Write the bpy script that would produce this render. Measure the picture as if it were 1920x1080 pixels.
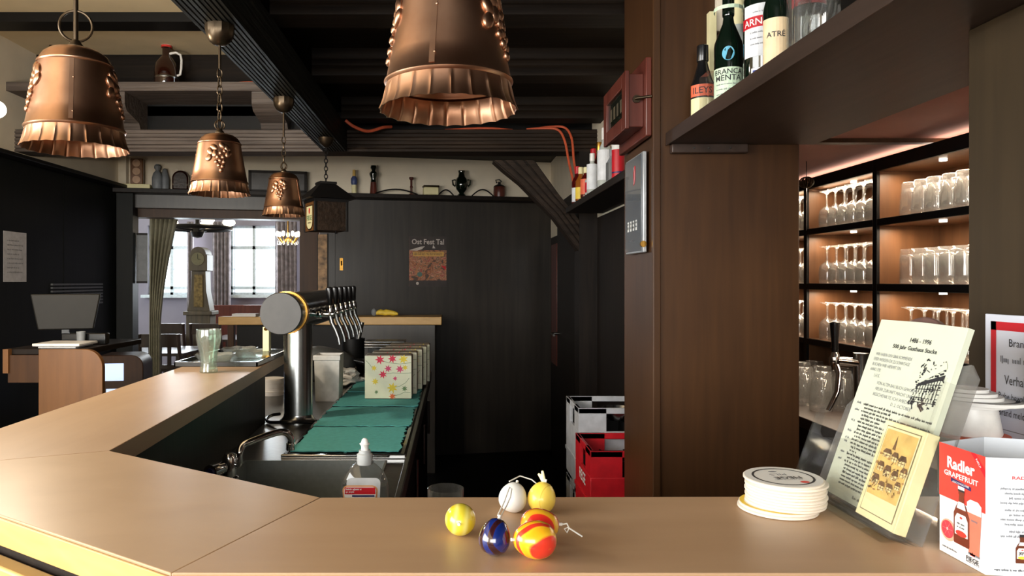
import bpy, bmesh, math, random
from mathutils import Vector, Matrix
random.seed(7)
for o in list(bpy.data.objects): bpy.data.objects.remove(o)
SC = bpy.context.scene
COL = SC.collection
PI = math.pi
R = math.radians
# ------------------------------------------------------------------ camera
E = 1.457            # eye height
F = 1350.0           # focal length in pixels of a 1920 px wide frame
VX, VY = 850.0, 527.0  # vanishing point of the depth direction
cam = bpy.data.cameras.new('camera'); camo = bpy.data.objects.new('camera', cam); COL.objects.link(camo)
camo.location = (0, 0, E); camo.rotation_euler = (R(90), 0, 0)
cam.sensor_width = 36; cam.lens = 36*F/1920
cam.shift_x = (960-VX)/1920; cam.shift_y = -(540-VY)/1920
cam.clip_start = 0.02
SC.camera = camo
# ------------------------------------------------------------------ light
vs = SC.view_settings
vs.view_transform = 'Standard'; vs.look = 'None'; vs.gamma = 1; vs.use_curve_mapping = False
vs.exposure = 0.18
wd = bpy.data.worlds.new('world'); SC.world = wd; wd.use_nodes = True
wd.node_tree.nodes['Background'].inputs[0].default_value = (.86, .94, 1, 1)
wd.node_tree.nodes['Background'].inputs[1].default_value = 4.5
def area(name, loc, rot, sx, sy, power, col):
    l = bpy.data.lights.new(name, 'AREA'); l.shape = 'RECTANGLE'; l.size = sx; l.size_y = sy; l.energy = power; l.color = col
    o = bpy.data.objects.new(name, l); COL.objects.link(o); o.location = loc; o.rotation_euler = rot
    return o
# daylight through the windows of the taproom (beside and behind the camera) and of the dining room; its side light is added
area('daylight_side_window', (-2.50, -.2, 1.72), (0, R(-90), 0), 1.45, 2.7, 84, (1, .95, .87))
area('daylight_street_window', (-1.0, -2.88, 1.75), (R(90), 0, 0), 2.9, 1.45, 104, (1, .95, .87))
area('daylight_dining_window', (-2.75, 10.35, 1.72), (R(-90), 0, 0), .62, .95, 42, (.84, .93, 1))
area('daylight_dining_window', (-3.95, 10.35, 1.72), (R(-90), 0, 0), .62, .95, 42, (.84, .93, 1))
area('daylight_dining_side', (-5.85, 8.3, 1.75), (0, R(-90), 0), 1.2, 1.6, 40, (.84, .93, 1))  # added light at an unseen side opening, to brighten the dining room

# ------------------------------------------------------------------ helpers
def at(px, py, Y):  return Vector(((px-VX)*Y/F, Y, E+(VY-py)*Y/F))
def atz(px, py, z): return at(px, py, (E-z)*F/(py-VY)) if abs(py-VY) > 1e-6 else None
WORLDROOT = set()
def tag(o, label=None, cat=None, group=None, kind=None):
    if label: o['label'] = label
    if cat: o['category'] = cat
    if group: o['group'] = group
    if kind: o['kind'] = kind
    return o
def thing(name, label, cat, loc=(0, 0, 0), group=None, world=False, rz=0):
    o = bpy.data.objects.new(name, None); COL.objects.link(o)
    o.location = loc; o.rotation_euler = (0, 0, rz); o.empty_display_size = .05
    if world: WORLDROOT.add(o.name)
    return tag(o, label, cat, group)
def struct(name, label, loc=(0, 0, 0)):
    o = bpy.data.objects.new(name, None); COL.objects.link(o); o.location = loc; WORLDROOT.add(o.name)
    return tag(o, label, None, None, 'structure')
def root_of(o):
    while o.parent is not None: o = o.parent
    return o
def copy_tree(o, parent=None):
    c = o.copy(); COL.objects.link(c); c.parent = parent
    for ch in o.children: copy_tree(ch, c)
    return c
class MB:
    def __init__(s): s.v = []; s.f = []
    def add(s, vs_, fs, M=None):
        n = len(s.v)
        for p in vs_: s.v.append((M @ Vector(p)) if M is not None else Vector(p))
        for f in fs: s.f.append([i+n for i in f])
        return s
    def box(s, x0, x1, y0, y1, z0, z1, M=None):
        return s.add([(x0,y0,z0),(x1,y0,z0),(x1,y1,z0),(x0,y1,z0),(x0,y0,z1),(x1,y0,z1),(x1,y1,z1),(x0,y1,z1)],
                     [(0,3,2,1),(4,5,6,7),(0,1,5,4),(1,2,6,5),(2,3,7,6),(3,0,4,7)], M)
    def prism(s, pts, z0, z1, M=None):
        n = len(pts)
        return s.add([(x,y,z0) for x,y in pts]+[(x,y,z1) for x,y in pts],
                     [list(range(n-1,-1,-1)), list(range(n,2*n))]+[(i,(i+1)%n,n+(i+1)%n,n+i) for i in range(n)], M)
    def prismX(s, pts, x0, x1):   # pts in (y,z)
        return s.prism(pts, x0, x1, Matrix(((0,0,1,0),(1,0,0,0),(0,1,0,0),(0,0,0,1))))
    def prismY(s, pts, y0, y1):   # pts in (x,z)
        return s.prism(pts, y0, y1, Matrix(((1,0,0,0),(0,0,1,0),(0,1,0,0),(0,0,0,1))))
    def quad(s, a, b, c, d): return s.add([a,b,c,d], [(0,1,2,3)])
    def cyl(s, p0, p1, r0, r1=None, n=16, M=None):
        p0 = Vector(p0); p1 = Vector(p1); r1 = r0 if r1 is None else r1
        q = (p1-p0).to_track_quat('Z','Y').to_matrix()
        vs_ = []
        for p, r in ((p0,r0),(p1,r1)):
            for i in range(n):
                a = 2*PI*i/n; vs_.append(p + q @ Vector((r*math.cos(a), r*math.sin(a), 0)))
        return s.add(vs_, [(i,(i+1)%n,n+(i+1)%n,n+i) for i in range(n)]+[list(range(n-1,-1,-1)), list(range(n,2*n))], M)
    def tube(s, path, r, n=8, closed=False, M=None):
        P = [Vector(p) for p in path]; m = len(P); vs_ = []; fs = []
        rr = r if isinstance(r, (list, tuple)) else [r]*m
        up = None
        for i, p in enumerate(P):
            t = (P[(i+1)%m]-P[i-1]) if closed else (P[min(i+1,m-1)]-P[max(i-1,0)])
            t.normalize()
            if up is None:
                up = Vector((0,0,1)) if abs(t.z) < .9 else Vector((1,0,0))
            a = t.cross(up)
            if a.length < 1e-5: a = t.orthogonal()
            a.normalize(); b = t.cross(a); up = b*-1
            for k in range(n):
                w = 2*PI*k/n; vs_.append(p+(a*math.cos(w)+b*math.sin(w))*rr[i])
        for i in range(m if closed else m-1):
            j = (i+1)%m
            for k in range(n): fs.append((i*n+k, i*n+(k+1)%n, j*n+(k+1)%n, j*n+k))
        if not closed: fs += [list(range(n-1,-1,-1)), list(range((m-1)*n, m*n))]
        return s.add(vs_, fs, M)
    def lathe(s, prof, n=32, M=None, mod=None, closed=False):
        vs_ = []; fs = []; rings = []
        for (r, z) in prof:
            if r < 1e-7: rings.append([len(vs_)]); vs_.append((0,0,z))
            else:
                b = len(vs_); rings.append(list(range(b, b+n)))
                for i in range(n):
                    a = 2*PI*i/n; rr, zz = (r, z) if mod is None else mod(r, z, a)
                    vs_.append((rr*math.cos(a), rr*math.sin(a), zz))
        for A, B in list(zip(rings, rings[1:]))+([(rings[-1], rings[0])] if closed else []):
            for i in range(n):
                j = (i+1)%n
                if len(A) == 1 and len(B) == 1: break
                if len(A) == 1: fs.append((A[0], B[i], B[j]))
                elif len(B) == 1: fs.append((A[i], A[j], B[0]))
                else: fs.append((A[i], A[j], B[j], B[i]))
        return s.add(vs_, fs, M)
    def ell(s, c, rx, ry, rz, n=14, m=8, M=None):
        prof = [(math.sin(PI*i/m), -math.cos(PI*i/m)) for i in range(m+1)]; prof[0] = (0,-1); prof[-1] = (0,1)
        T = Matrix.Translation(Vector(c)) @ Matrix.Diagonal((rx,ry,rz,1))
        return s.lathe(prof, n, (M @ T) if M is not None else T)
    def mesh(s, name, off=None):
        me = bpy.data.meshes.new(name)
        bm = bmesh.new()
        o = off if off is not None else Vector((0,0,0))
        vs_ = [bm.verts.new(p-o) for p in s.v]
        for f in s.f:
            try: bm.faces.new([vs_[i] for i in f])
            except ValueError: pass
        bmesh.ops.recalc_face_normals(bm, faces=bm.faces)
        bm.to_mesh(me); bm.free()
        return me
    def build(s, name, mt, parent=None, smooth=True, bevel=0, segs=2, off=None):
        if parent is not None:
            rt = root_of(parent)
            if rt.name in WORLDROOT: off = Vector(rt.location)
        me = s.mesh(name, off)
        me.materials.append(mt)
        if smooth:
            me.shade_smooth(); me.set_sharp_from_angle(angle=R(38))
        o = bpy.data.objects.new(name, me); COL.objects.link(o)
        if off is not None and parent is None: o.location = off
        o.parent = parent
        if bevel:
            b = o.modifiers.new('bevel', 'BEVEL'); b.width = bevel; b.segments = segs; b.limit_method = 'ANGLE'; b.angle_limit = R(40)
        return o
def solid(name, mb, mt, label, cat, group=None, loc=None, bevel=0, smooth=True):
    o = mb.build(name, mt, None, smooth, bevel, off=Vector(loc) if loc is not None else None)
    return tag(o, label, cat, group)
TXT = {}
def text_verts(body, size=1.0, bold=0.0):
    k = (body, bold)
    if k not in TXT:
        cu = bpy.data.curves.new('t', 'FONT'); cu.body = body; cu.size = 1; cu.align_x = 'CENTER'; cu.align_y = 'CENTER'
        cu.resolution_u = 2; cu.offset = bold
        ob = bpy.data.objects.new('t', cu); COL.objects.link(ob)
        me = bpy.data.meshes.new_from_object(ob)
        TXT[k] = ([(v.co.x, v.co.y) for v in me.vertices], [list(p.vertices) for p in me.polygons])
        bpy.data.objects.remove(ob); bpy.data.meshes.remove(me)
    return TXT[k]
def text_fit(body, w, h=None, bold=0.0, flip=False):
    V, Fc = text_verts(body, bold=bold)
    if not V: return [], []
    xs = [p[0] for p in V]; ys = [p[1] for p in V]
    sx = w/(max(xs)-min(xs)); sy = sx if h is None else h/(max(ys)-min(ys))
    cx = (max(xs)+min(xs))/2; cy = (max(ys)+min(ys))/2
    k = -1 if flip else 1
    return [((x-cx)*sx*k, (y-cy)*sy*k) for x, y in V], Fc
class Flat:
    """printed matter lying on a plane: origin, unit right u, unit up v"""
    def __init__(s, O, u, v, parent, step=.0004, wrap=None):
        s.O = Vector(O); s.u = Vector(u).normalized(); s.v = Vector(v).normalized(); s.n = s.u.cross(s.v); s.parent = parent
        s.d = {}; s.step = step; s.wrap = wrap
    def P(s, a, b, h):
        if s.wrap:   # wrapped round a bottle of radius wrap (O on its axis, a measured along the girth)
            t = a/s.wrap; return s.O + (s.u*math.sin(t)+s.n*math.cos(t))*(s.wrap+h*s.step) + s.v*b
        return s.O + s.u*a + s.v*b + s.n*(h*s.step)
    def mb(s, name, mt): return s.d.setdefault((name, mt.name), (MB(), mt))[0]
    def poly(s, pts, mt, name='print', h=1):
        s.mb(name, mt).add([s.P(a, b, h) for a, b in pts], [list(range(len(pts)))]); return s
    def rect(s, a0, a1, b0, b1, mt, name='print', h=1):
        if s.wrap:
            k = 10
            for i in range(k):
                x0 = a0+(a1-a0)*i/k; x1 = a0+(a1-a0)*(i+1)/k
                s.poly([(x0,b0),(x1,b0),(x1,b1),(x0,b1)], mt, name, h)
            return s
        return s.poly([(a0,b0),(a1,b0),(a1,b1),(a0,b1)], mt, name, h)
    def ell(s, a, b, ra, rb, mt, name='print', h=1, n=20):
        return s.poly([(a+ra*math.cos(2*PI*i/n), b+rb*math.sin(2*PI*i/n)) for i in range(n)], mt, name, h)
    def line(s, pts, w, mt, name='print', h=1):
        for (a,b),(c,d) in zip(pts, pts[1:]):
            L = math.hypot(c-a, d-b) or 1e-9; x = -(d-b)/L*w/2; y = (c-a)/L*w/2
            s.poly([(a-x,b-y),(c-x,d-y),(c+x,d+y),(a+x,b+y)], mt, name, h)
        return s
    def text(s, body, a, b, w, mt, h_=None, name='lettering', h=2, bold=0.0, flip=False, rot=0):
        V, Fc = text_fit(body, w, h_, bold, flip)
        c, t = math.cos(rot), math.sin(rot)
        s.k = getattr(s, 'k', 0)+1
        s.mb(name+'#%d' % s.k, mt).add([s.P(a+x*c-y*t, b+x*t+y*c, h) for x, y in V], Fc); return s
    def greek(s, a0, a1, b, xh, mt, name='small_print', h=1):   # a line of print too small to read
        x = a0
        while x < a1-xh:
            w = min(random.uniform(1.2, 5.5)*xh, a1-x)
            k = x
            while k < x+w-.3*xh:
                ww = xh*random.uniform(.35, .6); up = random.choice((1, 1, 1, 1.5, 1)); dn = random.choice((0, 0, 0, 0, .35))
                s.rect(k, k+ww*.6, b-dn*xh, b+up*xh*random.uniform(.8, 1), mt, name, h)
                k += ww
            x += w+.6*xh
        return s
    def done(s):
        out = []
        for (n, _), (mb, mt) in s.d.items(): out.append(mb.build(n.split('#')[0], mt, s.parent, smooth=False))
        return out
# ------------------------------------------------------------------ materials
def newmat(name):
    m = bpy.data.materials.new(name); m.use_nodes = True
    return m, m.node_tree, m.node_tree.nodes['Principled BSDF']
def lin(c):
    return tuple(((x/255)/12.92 if x/255 <= .04045 else ((x/255+.055)/1.055)**2.4) for x in c)
def setp(b, **k):
    for n, v in k.items():
        if n in b.inputs: b.inputs[n].default_value = v
def plain(name, rgb, rough=.5, metal=0, spec=.5, noise=.12, nscale=30, bump=0, coat=0):
    m, t, b = newmat(name); c = lin(rgb)
    setp(b, Roughness=rough, Metallic=metal); b.inputs['Specular IOR Level'].default_value = spec; b.inputs['Coat Weight'].default_value = coat
    tc = t.nodes.new('ShaderNodeTexCoord'); no = t.nodes.new('ShaderNodeTexNoise'); no.inputs['Scale'].default_value = nscale; no.inputs['Detail'].default_value = 4
    t.links.new(tc.outputs['Object'], no.inputs['Vector'])
    rp = t.nodes.new('ShaderNodeValToRGB'); t.links.new(no.outputs['Fac'], rp.inputs['Fac'])
    rp.color_ramp.elements[0].position = .3; rp.color_ramp.elements[1].position = .7
    rp.color_ramp.elements[0].color = (*[x*(1-noise) for x in c], 1); rp.color_ramp.elements[1].color = (*[min(1, x*(1+noise)) for x in c], 1)
    t.links.new(rp.outputs['Color'], b.inputs['Base Color'])
    if bump:
        bp = t.nodes.new('ShaderNodeBump'); bp.inputs['Strength'].default_value = bump; bp.inputs['Distance'].default_value = .004
        t.links.new(no.outputs['Fac'], bp.inputs['Height']); t.links.new(bp.outputs['Normal'], b.inputs['Normal'])
    return m
def wood(name, c1, c2, stretch=(1, 12, 12), scale=3, rough=.45, bump=.1, spec=.5, big=.35, dist=.004):
    m, t, b = newmat(name); setp(b, Roughness=rough); b.inputs['Specular IOR Level'].default_value = spec
    tc = t.nodes.new('ShaderNodeTexCoord'); mp = t.nodes.new('ShaderNodeMapping'); mp.inputs['Scale'].default_value = stretch
    t.links.new(tc.outputs['Object'], mp.inputs['Vector'])
    no = t.nodes.new('ShaderNodeTexNoise'); no.inputs['Scale'].default_value = scale; no.inputs['Detail'].default_value = 6; no.inputs['Distortion'].default_value = .4
    t.links.new(mp.outputs['Vector'], no.inputs['Vector'])
    n2 = t.nodes.new('ShaderNodeTexNoise'); n2.inputs['Scale'].default_value = 2.2; n2.inputs['Detail'].default_value = 3
    t.links.new(tc.outputs['Object'], n2.inputs['Vector'])
    mx = t.nodes.new('ShaderNodeMix'); mx.data_type = 'FLOAT'; mx.inputs['Factor'].default_value = big
    t.links.new(no.outputs['Fac'], mx.inputs['A']); t.links.new(n2.outputs['Fac'], mx.inputs['B'])
    rp = t.nodes.new('ShaderNodeValToRGB'); rp.color_ramp.elements[0].position = .34; rp.color_ramp.elements[1].position = .68
    rp.color_ramp.elements[0].color = (*lin(c1), 1); rp.color_ramp.elements[1].color = (*lin(c2), 1)
    t.links.new(mx.outputs['Result'], rp.inputs['Fac']); t.links.new(rp.outputs['Color'], b.inputs['Base Color'])
    bp = t.nodes.new('ShaderNodeBump'); bp.inputs['Strength'].default_value = bump; bp.inputs['Distance'].default_value = dist
    t.links.new(no.outputs['Fac'], bp.inputs['Height']); t.links.new(bp.outputs['Normal'], b.inputs['Normal'])
    return m
def thin_glass(name, tint=(1, 1, 1), base=.06, rough=.03, haze=0.0):
    m = bpy.data.materials.new(name); m.use_nodes = True; t = m.node_tree; t.nodes.clear()
    out = t.nodes.new('ShaderNodeOutputMaterial'); tr = t.nodes.new('ShaderNodeBsdfTransparent'); gl = t.nodes.new('ShaderNodeBsdfGlossy')
    tr.inputs[0].default_value = (*tint, 1); gl.inputs['Roughness'].default_value = rough
    ge = t.nodes.new('ShaderNodeNewGeometry'); dt = t.nodes.new('ShaderNodeVectorMath'); dt.operation = 'DOT_PRODUCT'
    t.links.new(ge.outputs['Incoming'], dt.inputs[0]); t.links.new(ge.outputs['Normal'], dt.inputs[1])
    ab = t.nodes.new('ShaderNodeMath'); ab.operation = 'ABSOLUTE'; t.links.new(dt.outputs['Value'], ab.inputs[0])
    iv = t.nodes.new('ShaderNodeMath'); iv.operation = 'SUBTRACT'; iv.inputs[0].default_value = 1; t.links.new(ab.outputs[0], iv.inputs[1])
    pw = t.nodes.new('ShaderNodeMath'); pw.operation = 'POWER'; pw.inputs[1].default_value = 4; t.links.new(iv.outputs[0], pw.inputs[0])
    ml = t.nodes.new('ShaderNodeMath'); ml.operation = 'MULTIPLY'; ml.inputs[1].default_value = .8; t.links.new(pw.outputs[0], ml.inputs[0])
    ad = t.nodes.new('ShaderNodeMath'); ad.operation = 'ADD'; ad.inputs[1].default_value = base; ad.use_clamp = True
    t.links.new(ml.outputs[0], ad.inputs[0])
    mx = t.nodes.new('ShaderNodeMixShader'); t.links.new(ad.outputs[0], mx.inputs[0]); t.links.new(tr.outputs[0], mx.inputs[1]); t.links.new(gl.outputs[0], mx.inputs[2])
    last = mx
    if haze:
        df = t.nodes.new('ShaderNodeBsdfDiffuse'); df.inputs[0].default_value = (.9, .9, .88, 1)
        tl = t.nodes.new('ShaderNodeBsdfTranslucent'); tl.inputs[0].default_value = (.9, .9, .88, 1)
        md = t.nodes.new('ShaderNodeMixShader'); t.links.new(df.outputs[0], md.inputs[1]); t.links.new(tl.outputs[0], md.inputs[2])
        m2 = t.nodes.new('ShaderNodeMixShader'); m2.inputs[0].default_value = haze
        t.links.new(mx.outputs[0], m2.inputs[1]); t.links.new(md.outputs[0], m2.inputs[2]); last = m2
    t.links.new(last.outputs[0], out.inputs[0])
    return m
def emit(name, col, s):
    m, t, b = newmat(name); setp(b, Roughness=.4); b.inputs['Base Color'].default_value = (*col, 1)
    b.inputs['Emission Color'].default_value = (*col, 1); b.inputs['Emission Strength'].default_value = s
    return m
def banded(name, cols, scale, dist, rough=.25, coat=.6):   # marbled paint on the eggs
    m, t, b = newmat(name); setp(b, Roughness=rough); b.inputs['Coat Weight'].default_value = coat
    tc = t.nodes.new('ShaderNodeTexCoord'); wv = t.nodes.new('ShaderNodeTexWave')
    wv.inputs['Scale'].default_value = scale; wv.inputs['Distortion'].default_value = dist; wv.inputs['Detail'].default_value = 1; wv.inputs['Detail Scale'].default_value = .8
    t.links.new(tc.outputs['Object'], wv.inputs['Vector'])
    rp = t.nodes.new('ShaderNodeValToRGB'); rp.color_ramp.interpolation = 'EASE'
    while len(rp.color_ramp.elements) < len(cols): rp.color_ramp.elements.new(.5)
    for e, (p, c) in zip(rp.color_ramp.elements, cols): e.position = p; e.color = (*lin(c), 1)
    t.links.new(wv.outputs['Fac'], rp.inputs['Fac']); t.links.new(rp.outputs['Color'], b.inputs['Base Color'])
    return m
M = {}
M['beech_x'] = wood('beech_x', (174,141,108), (190,157,124), (1, 9, 9), 2.2, .38, .04, big=.6)
M['beech_y'] = wood('beech_y', (172,140,109), (189,158,126), (9, 1, 9), 2.2, .38, .04, big=.6)
M['beech_d'] = wood('beech_diagonal', (174,142,108), (190,158,124), (4, 6, 9), 2.2, .38, .04, big=.6)
M['beech_edge'] = wood('beech_edge', (205,160,92), (226,184,116), (3, 3, 14), 3, .4, .04)
M['dark'] = wood('dark_stained_wood', (22,17,14), (38,30,24), (14, 14, 1), 3, .42, .12, spec=.18)
M['panel'] = wood('dark_wall_panel', (43,39,35), (60,54,48), (10, 10, .7), 2.5, .34, .05)
M['pillar'] = wood('brown_wood_veneer', (56,34,17), (78,50,26), (14, 14, .8), 3, .45, .05, big=.5, spec=.3)
M['endpanel'] = wood('olive_brown_veneer', (42,33,21), (58,46,30), (14, 14, .8), 3, .5, .05, big=.5, spec=.25)
M['green_dark'] = wood('dark_green_brown_panel', (12,14,12), (20,22,19), (10, 10, 1), 2.5, .5, .05, spec=.18)
M['beam'] = wood('rough_dark_beam', (30,22,16), (58,45,35), (.8, 16, 16), 3, .6, .6, dist=.01, spec=.18)
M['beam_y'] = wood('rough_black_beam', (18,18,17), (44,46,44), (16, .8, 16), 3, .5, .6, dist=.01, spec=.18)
M['beam_lit'] = wood('weathered_grey_beam', (70,60,54), (112,100,92), (.8, 16, 16), 3, .6, .6, dist=.01)  # paler copy of the beam wood, the light on it put into the colour
M['joist'] = wood('black_brown_joist', (18,13,10), (36,27,19), (.8, 18, 18), 3, .6, .3, spec=.18)
M['shelf'] = wood('dark_shelf_board', (40,28,21), (62,46,38), (12, 1.2, 12), 3, .45, .1)
M['black'] = plain('black_paint', (13,12,12), .5, spec=.25)
M['void'] = plain('black_floor_tile', (12,11,11), .5, spec=.2)
M['plaster'] = plain('cream_plaster', (238,226,204), .85, nscale=6, noise=.05, bump=.15)
M['ceil'] = plain('yellowed_ceiling_plaster', (226,206,168), .85, nscale=5, noise=.06, bump=.1)
M['pink'] = plain('reddish_brown_painted_ceiling', (164,112,100), .7, nscale=4, noise=.08)
M['floor'] = wood('brown_parquet', (70,44,30), (96,64,44), (1, 6, 1), 3, .22, .05)
M['sinksteel'] = plain('satin_sink_steel', (176,182,182), .48, 1, nscale=80, noise=.06)
M['steel'] = plain('brushed_steel', (170,172,172), .24, 1, nscale=80, noise=.06)
M['steel_d'] = plain('dull_steel', (120,118,114), .32, 1, nscale=60, noise=.1)
M['chrome'] = plain('chrome', (225,225,225), .07, 1, noise=.01)
M['gold'] = plain('brass', (200,150,70), .25, 1)
M['bronze'] = plain('dark_bronze', (78,66,52), .35, .9)
M['blackp'] = plain('black_plastic', (18,18,19), .25, 0, coat=.4)
M['grayp'] = plain('grey_plastic', (88,90,90), .4)
M['whitep'] = plain('white_plastic', (232,230,226), .35)
M['paper'] = plain('white_paper', (238,238,236), .7, noise=.02)
M['leaf'] = plain('pale_green_paper', (206,211,192), .65, noise=.02)
M['cream'] = plain('cream_card', (238,228,178), .6, noise=.03)
M['ink'] = plain('black_ink', (38,38,42), .6, noise=.02)
M['ink_g'] = plain('grey_ink', (120,122,128), .6, noise=.02)
M['red'] = plain('red_print', (224,58,48), .45, noise=.04)
M['red_d'] = plain('dark_red_print', (196,20,36), .45, noise=.03)
M['navy'] = plain('navy_print', (34,34,92), .45)
M['teal'] = plain('teal_napkin', (88,176,174), .85, nscale=60, noise=.1, bump=.2)
M['card'] = plain('coaster_board', (236,226,212), .8, nscale=90, noise=.03)
M['card_w'] = plain('coaster_face', (232,230,226), .6, noise=.02)
M['yellow'] = plain('yellow_print', (240,206,70), .5)
M['orange'] = plain('orange_print', (226,104,70), .5)
M['rubber'] = plain('orange_cable', (206,92,58), .5)
M['redp'] = plain('red_crate_plastic', (206,28,40), .4)
M['greyc'] = plain('pale_grey_crate_plastic', (196,198,204), .45)
M['redwood'] = wood('mahogany_red_wood', (72,30,22), (106,52,40), (8, 8, 1), 3, .35, .06)
M['honey'] = wood('honey_oak', (100,64,30), (124,82,42), (10, 10, 1), 3, .4, .05)
M['gscreen'] = plain('grey_display_glass', (104,108,114), .12, coat=.6, noise=.03)
M['gskin'] = plain('alu_grey', (186,188,190), .35, .6)
M['glass'] = thin_glass('clear_glass', (.97,.98,.97), .09, .03, .03)
M['glass_s'] = thin_glass('sparkling_glass', (.985,.985,.98), .10, .06, .075)  # white diffuse share mixed in to paint the sparkle of lit glass
M['glass_g'] = thin_glass('greenish_glass', (.84,.92,.86), .12, .05, .10)
M['acryl'] = thin_glass('clear_acrylic', (.96,.96,.955), .015, .04, .012)
M['pane'] = thin_glass('window_glass', (.98,1,1), .03)
M['plasticwrap'] = thin_glass('clear_plastic_wrap', (.85,.9,.88), .2, .15, .15)
M['green_b'] = plain('black_green_bottle_glass', (10,22,14), .06, coat=1, noise=.02)
M['brown_b'] = plain('brown_bottle_glass', (44,18,11), .06, coat=1, noise=.05)
M['amber_b'] = plain('amber_liquor', (150,84,30), .08, coat=1)
M['olive_b'] = plain('olive_bottle_glass', (60,72,28), .06, coat=1)
M['red_b'] = plain('dark_red_liquor', (80,14,14), .08, coat=1)
M['white_b'] = plain('frosted_clear_bottle', (188,192,186), .1, coat=.6)
M['curtain'] = plain('sage_curtain', (132,128,110), .9, nscale=20)
M['lace'] = plain('patterned_grey_curtain', (128,120,122), .9, nscale=14, noise=.35)
M['dwall'] = plain('lilac_grey_wall', (150,146,158), .8, nscale=5, noise=.04)
M['winframe'] = plain('white_window_frame', (214,228,232), .5)
M['chair'] = wood('dark_chair_wood', (40,28,22), (64,46,36), (8, 8, 1), 3, .35, .04)
M['cloth'] = plain('white_tablecloth', (214,214,218), .8)
M['clockw'] = wood('olive_brown_clock_case', (56,48,34), (82,70,48), (8, 8, 1), 3, .65, .06)
M['stone'] = plain('grey_stoneware', (128,132,136), .5)
M['black_iron'] = plain('wrought_iron', (24,22,22), .5, .4)
M['opal'] = plain('opal_glass_bulb', (226,220,206), .3)
M['bulb'] = emit('lit_bulb', (1, .88, .66), 6)
M['globe'] = emit('lit_opal_globe', (1, .95, .88), 6)
M['led'] = emit('lit_led', (1, .9, .75), 5)
M['screenlit'] = emit('lit_screen', (.55, .68, 1), .9)
# copper with tarnish
def copper():
    m, t, b = newmat('tarnished_copper'); setp(b, Metallic=1, Roughness=.34)
    tc = t.nodes.new('ShaderNodeTexCoord'); no = t.nodes.new('ShaderNodeTexNoise'); no.inputs['Scale'].default_value = 9; no.inputs['Detail'].default_value = 5
    t.links.new(tc.outputs['Object'], no.inputs['Vector'])
    rp = t.nodes.new('ShaderNodeValToRGB'); rp.color_ramp.elements[0].position = .35; rp.color_ramp.elements[1].position = .7
    rp.color_ramp.elements[0].color = (*lin((162,118,92)), 1); rp.color_ramp.elements[1].color = (*lin((208,166,136)), 1)
    t.links.new(no.outputs['Fac'], rp.inputs['Fac']); t.links.new(rp.outputs['Color'], b.inputs['Base Color'])
    r2 = t.nodes.new('ShaderNodeMapRange'); r2.inputs['To Min'].default_value = .26; r2.inputs['To Max'].default_value = .42
    t.links.new(no.outputs['Fac'], r2.inputs['Value']); t.links.new(r2.outputs['Result'], b.inputs['Roughness'])
    return m
M['copper'] = copper()
# ------------------------------------------------------------------ the room
W = E   # heights below are written relative to the eye: W + rise
fl = MB().box(-6.2, 2.0, -3.1, 10.7, -.05, 0).build('floor', M['floor']); tag(fl, 'brown glossy floor running from the taproom to the dining room', kind='structure')
fb = MB().box(-.62, .84, 1.1, 6.3, 0, .004).build('floor', M['void']); tag(fb, 'black floor behind the bar', kind='structure')
def ridged(x0, x1, z0, z1, n=7, d=.006, rnd=random.Random(3)):   # weathered, grooved underside / front, as an outline
    pts = []
    for i in range(n):
        a = x0+(x1-x0)*i/n; b = x0+(x1-x0)*(i+.62)/n
        pts += [(a, z0), (b, z0), (b+(x1-x0)*.1/n, z0+d*rnd.uniform(.6, 1.4)), (a+(x1-x0)*.9/n, z0+d)]
    return pts+[(x1, z0), (x1, z1), (x0, z1)]
# ceilings
ce = struct('ceiling', 'yellowish plaster ceiling over the guest side with dark boards over the bar')
MB().box(-2.75, -.76, -3.1, 4.5, W+1.39, W+1.45).build('plaster_field', M['ceil'], ce)
MB().box(-.76, 2.0, -3.1, 4.5, W+1.02, W+1.08).build('dark_boards', M['joist'], ce)
MB().box(-2.75, 1.0, 4.45, 6.4, W+1.02, W+1.08).build('dark_boards', M['joist'], ce)
MB().box(-6.2, -.3, 5.4, 10.7, W+1.25, W+1.31).build('plaster_field', M['plaster'], ce)
MB().box(.955, 1.95, 1.08, 3.85, W+.50, W+.54).build('painted_soffit', M['pink'], ce)
MB().box(.955, 1.95, 2.52, 2.56, W+.485, W+.50).build('soffit_batten', M['pillar'], ce)
# beams
t = struct('trim_1', 'black grooved beam carrying the row of copper lamps')
MB().prismY(ridged(-.76, -.62, W+.756, W+.90, 9), -1.0, 4.2).build('beam', M['beam_y'], t)
MB().box(-.76, -.74, -3.0, 4.3, W+.90, W+1.4).build('fascia', M['beam_y'], t)
t = struct('trim_2', 'dark grooved cross beam at the far end of the bar')
pts = [(4.2+(p[1]-0)*1, p[0]) for p in ridged(W+.756, W+.885, 0, .16, 6, .008)]
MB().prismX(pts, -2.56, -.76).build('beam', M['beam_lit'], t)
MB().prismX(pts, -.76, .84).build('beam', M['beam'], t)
for k, (y, z1) in enumerate(((1.7, .12), (2.43, .12), (3.15, .12), (3.98, .12))):
    t = struct('trim_%d' % (3+k), 'dark ceiling joist above the bar')
    MB().prismX([(y+.13, W+.90), (y+.13, W+1.02), (y, W+1.02), (y, W+.985), (y+.006, W+.975), (y, W+.965), (y, W+.945), (y+.006, W+.94), (y, W+.93), (y, W+.90)], -.62, 1.5).build('beam', M['joist'], t)
t = struct('trim_7', 'ledge plank and brown beam above the cross beam')
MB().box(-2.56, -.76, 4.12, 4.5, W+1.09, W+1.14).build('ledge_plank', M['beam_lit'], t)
MB().box(-2.56, -.76, 4.45, 4.55, W+.88, W+1.09).build('backing_board', M['black'], t)  # added black sheet for the dark gap between ledge and cross beam
MB().box(-2.56, -.76, 4.42, 4.55, W+1.14, W+1.40).build('upper_beam', M['joist'], t)
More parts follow.
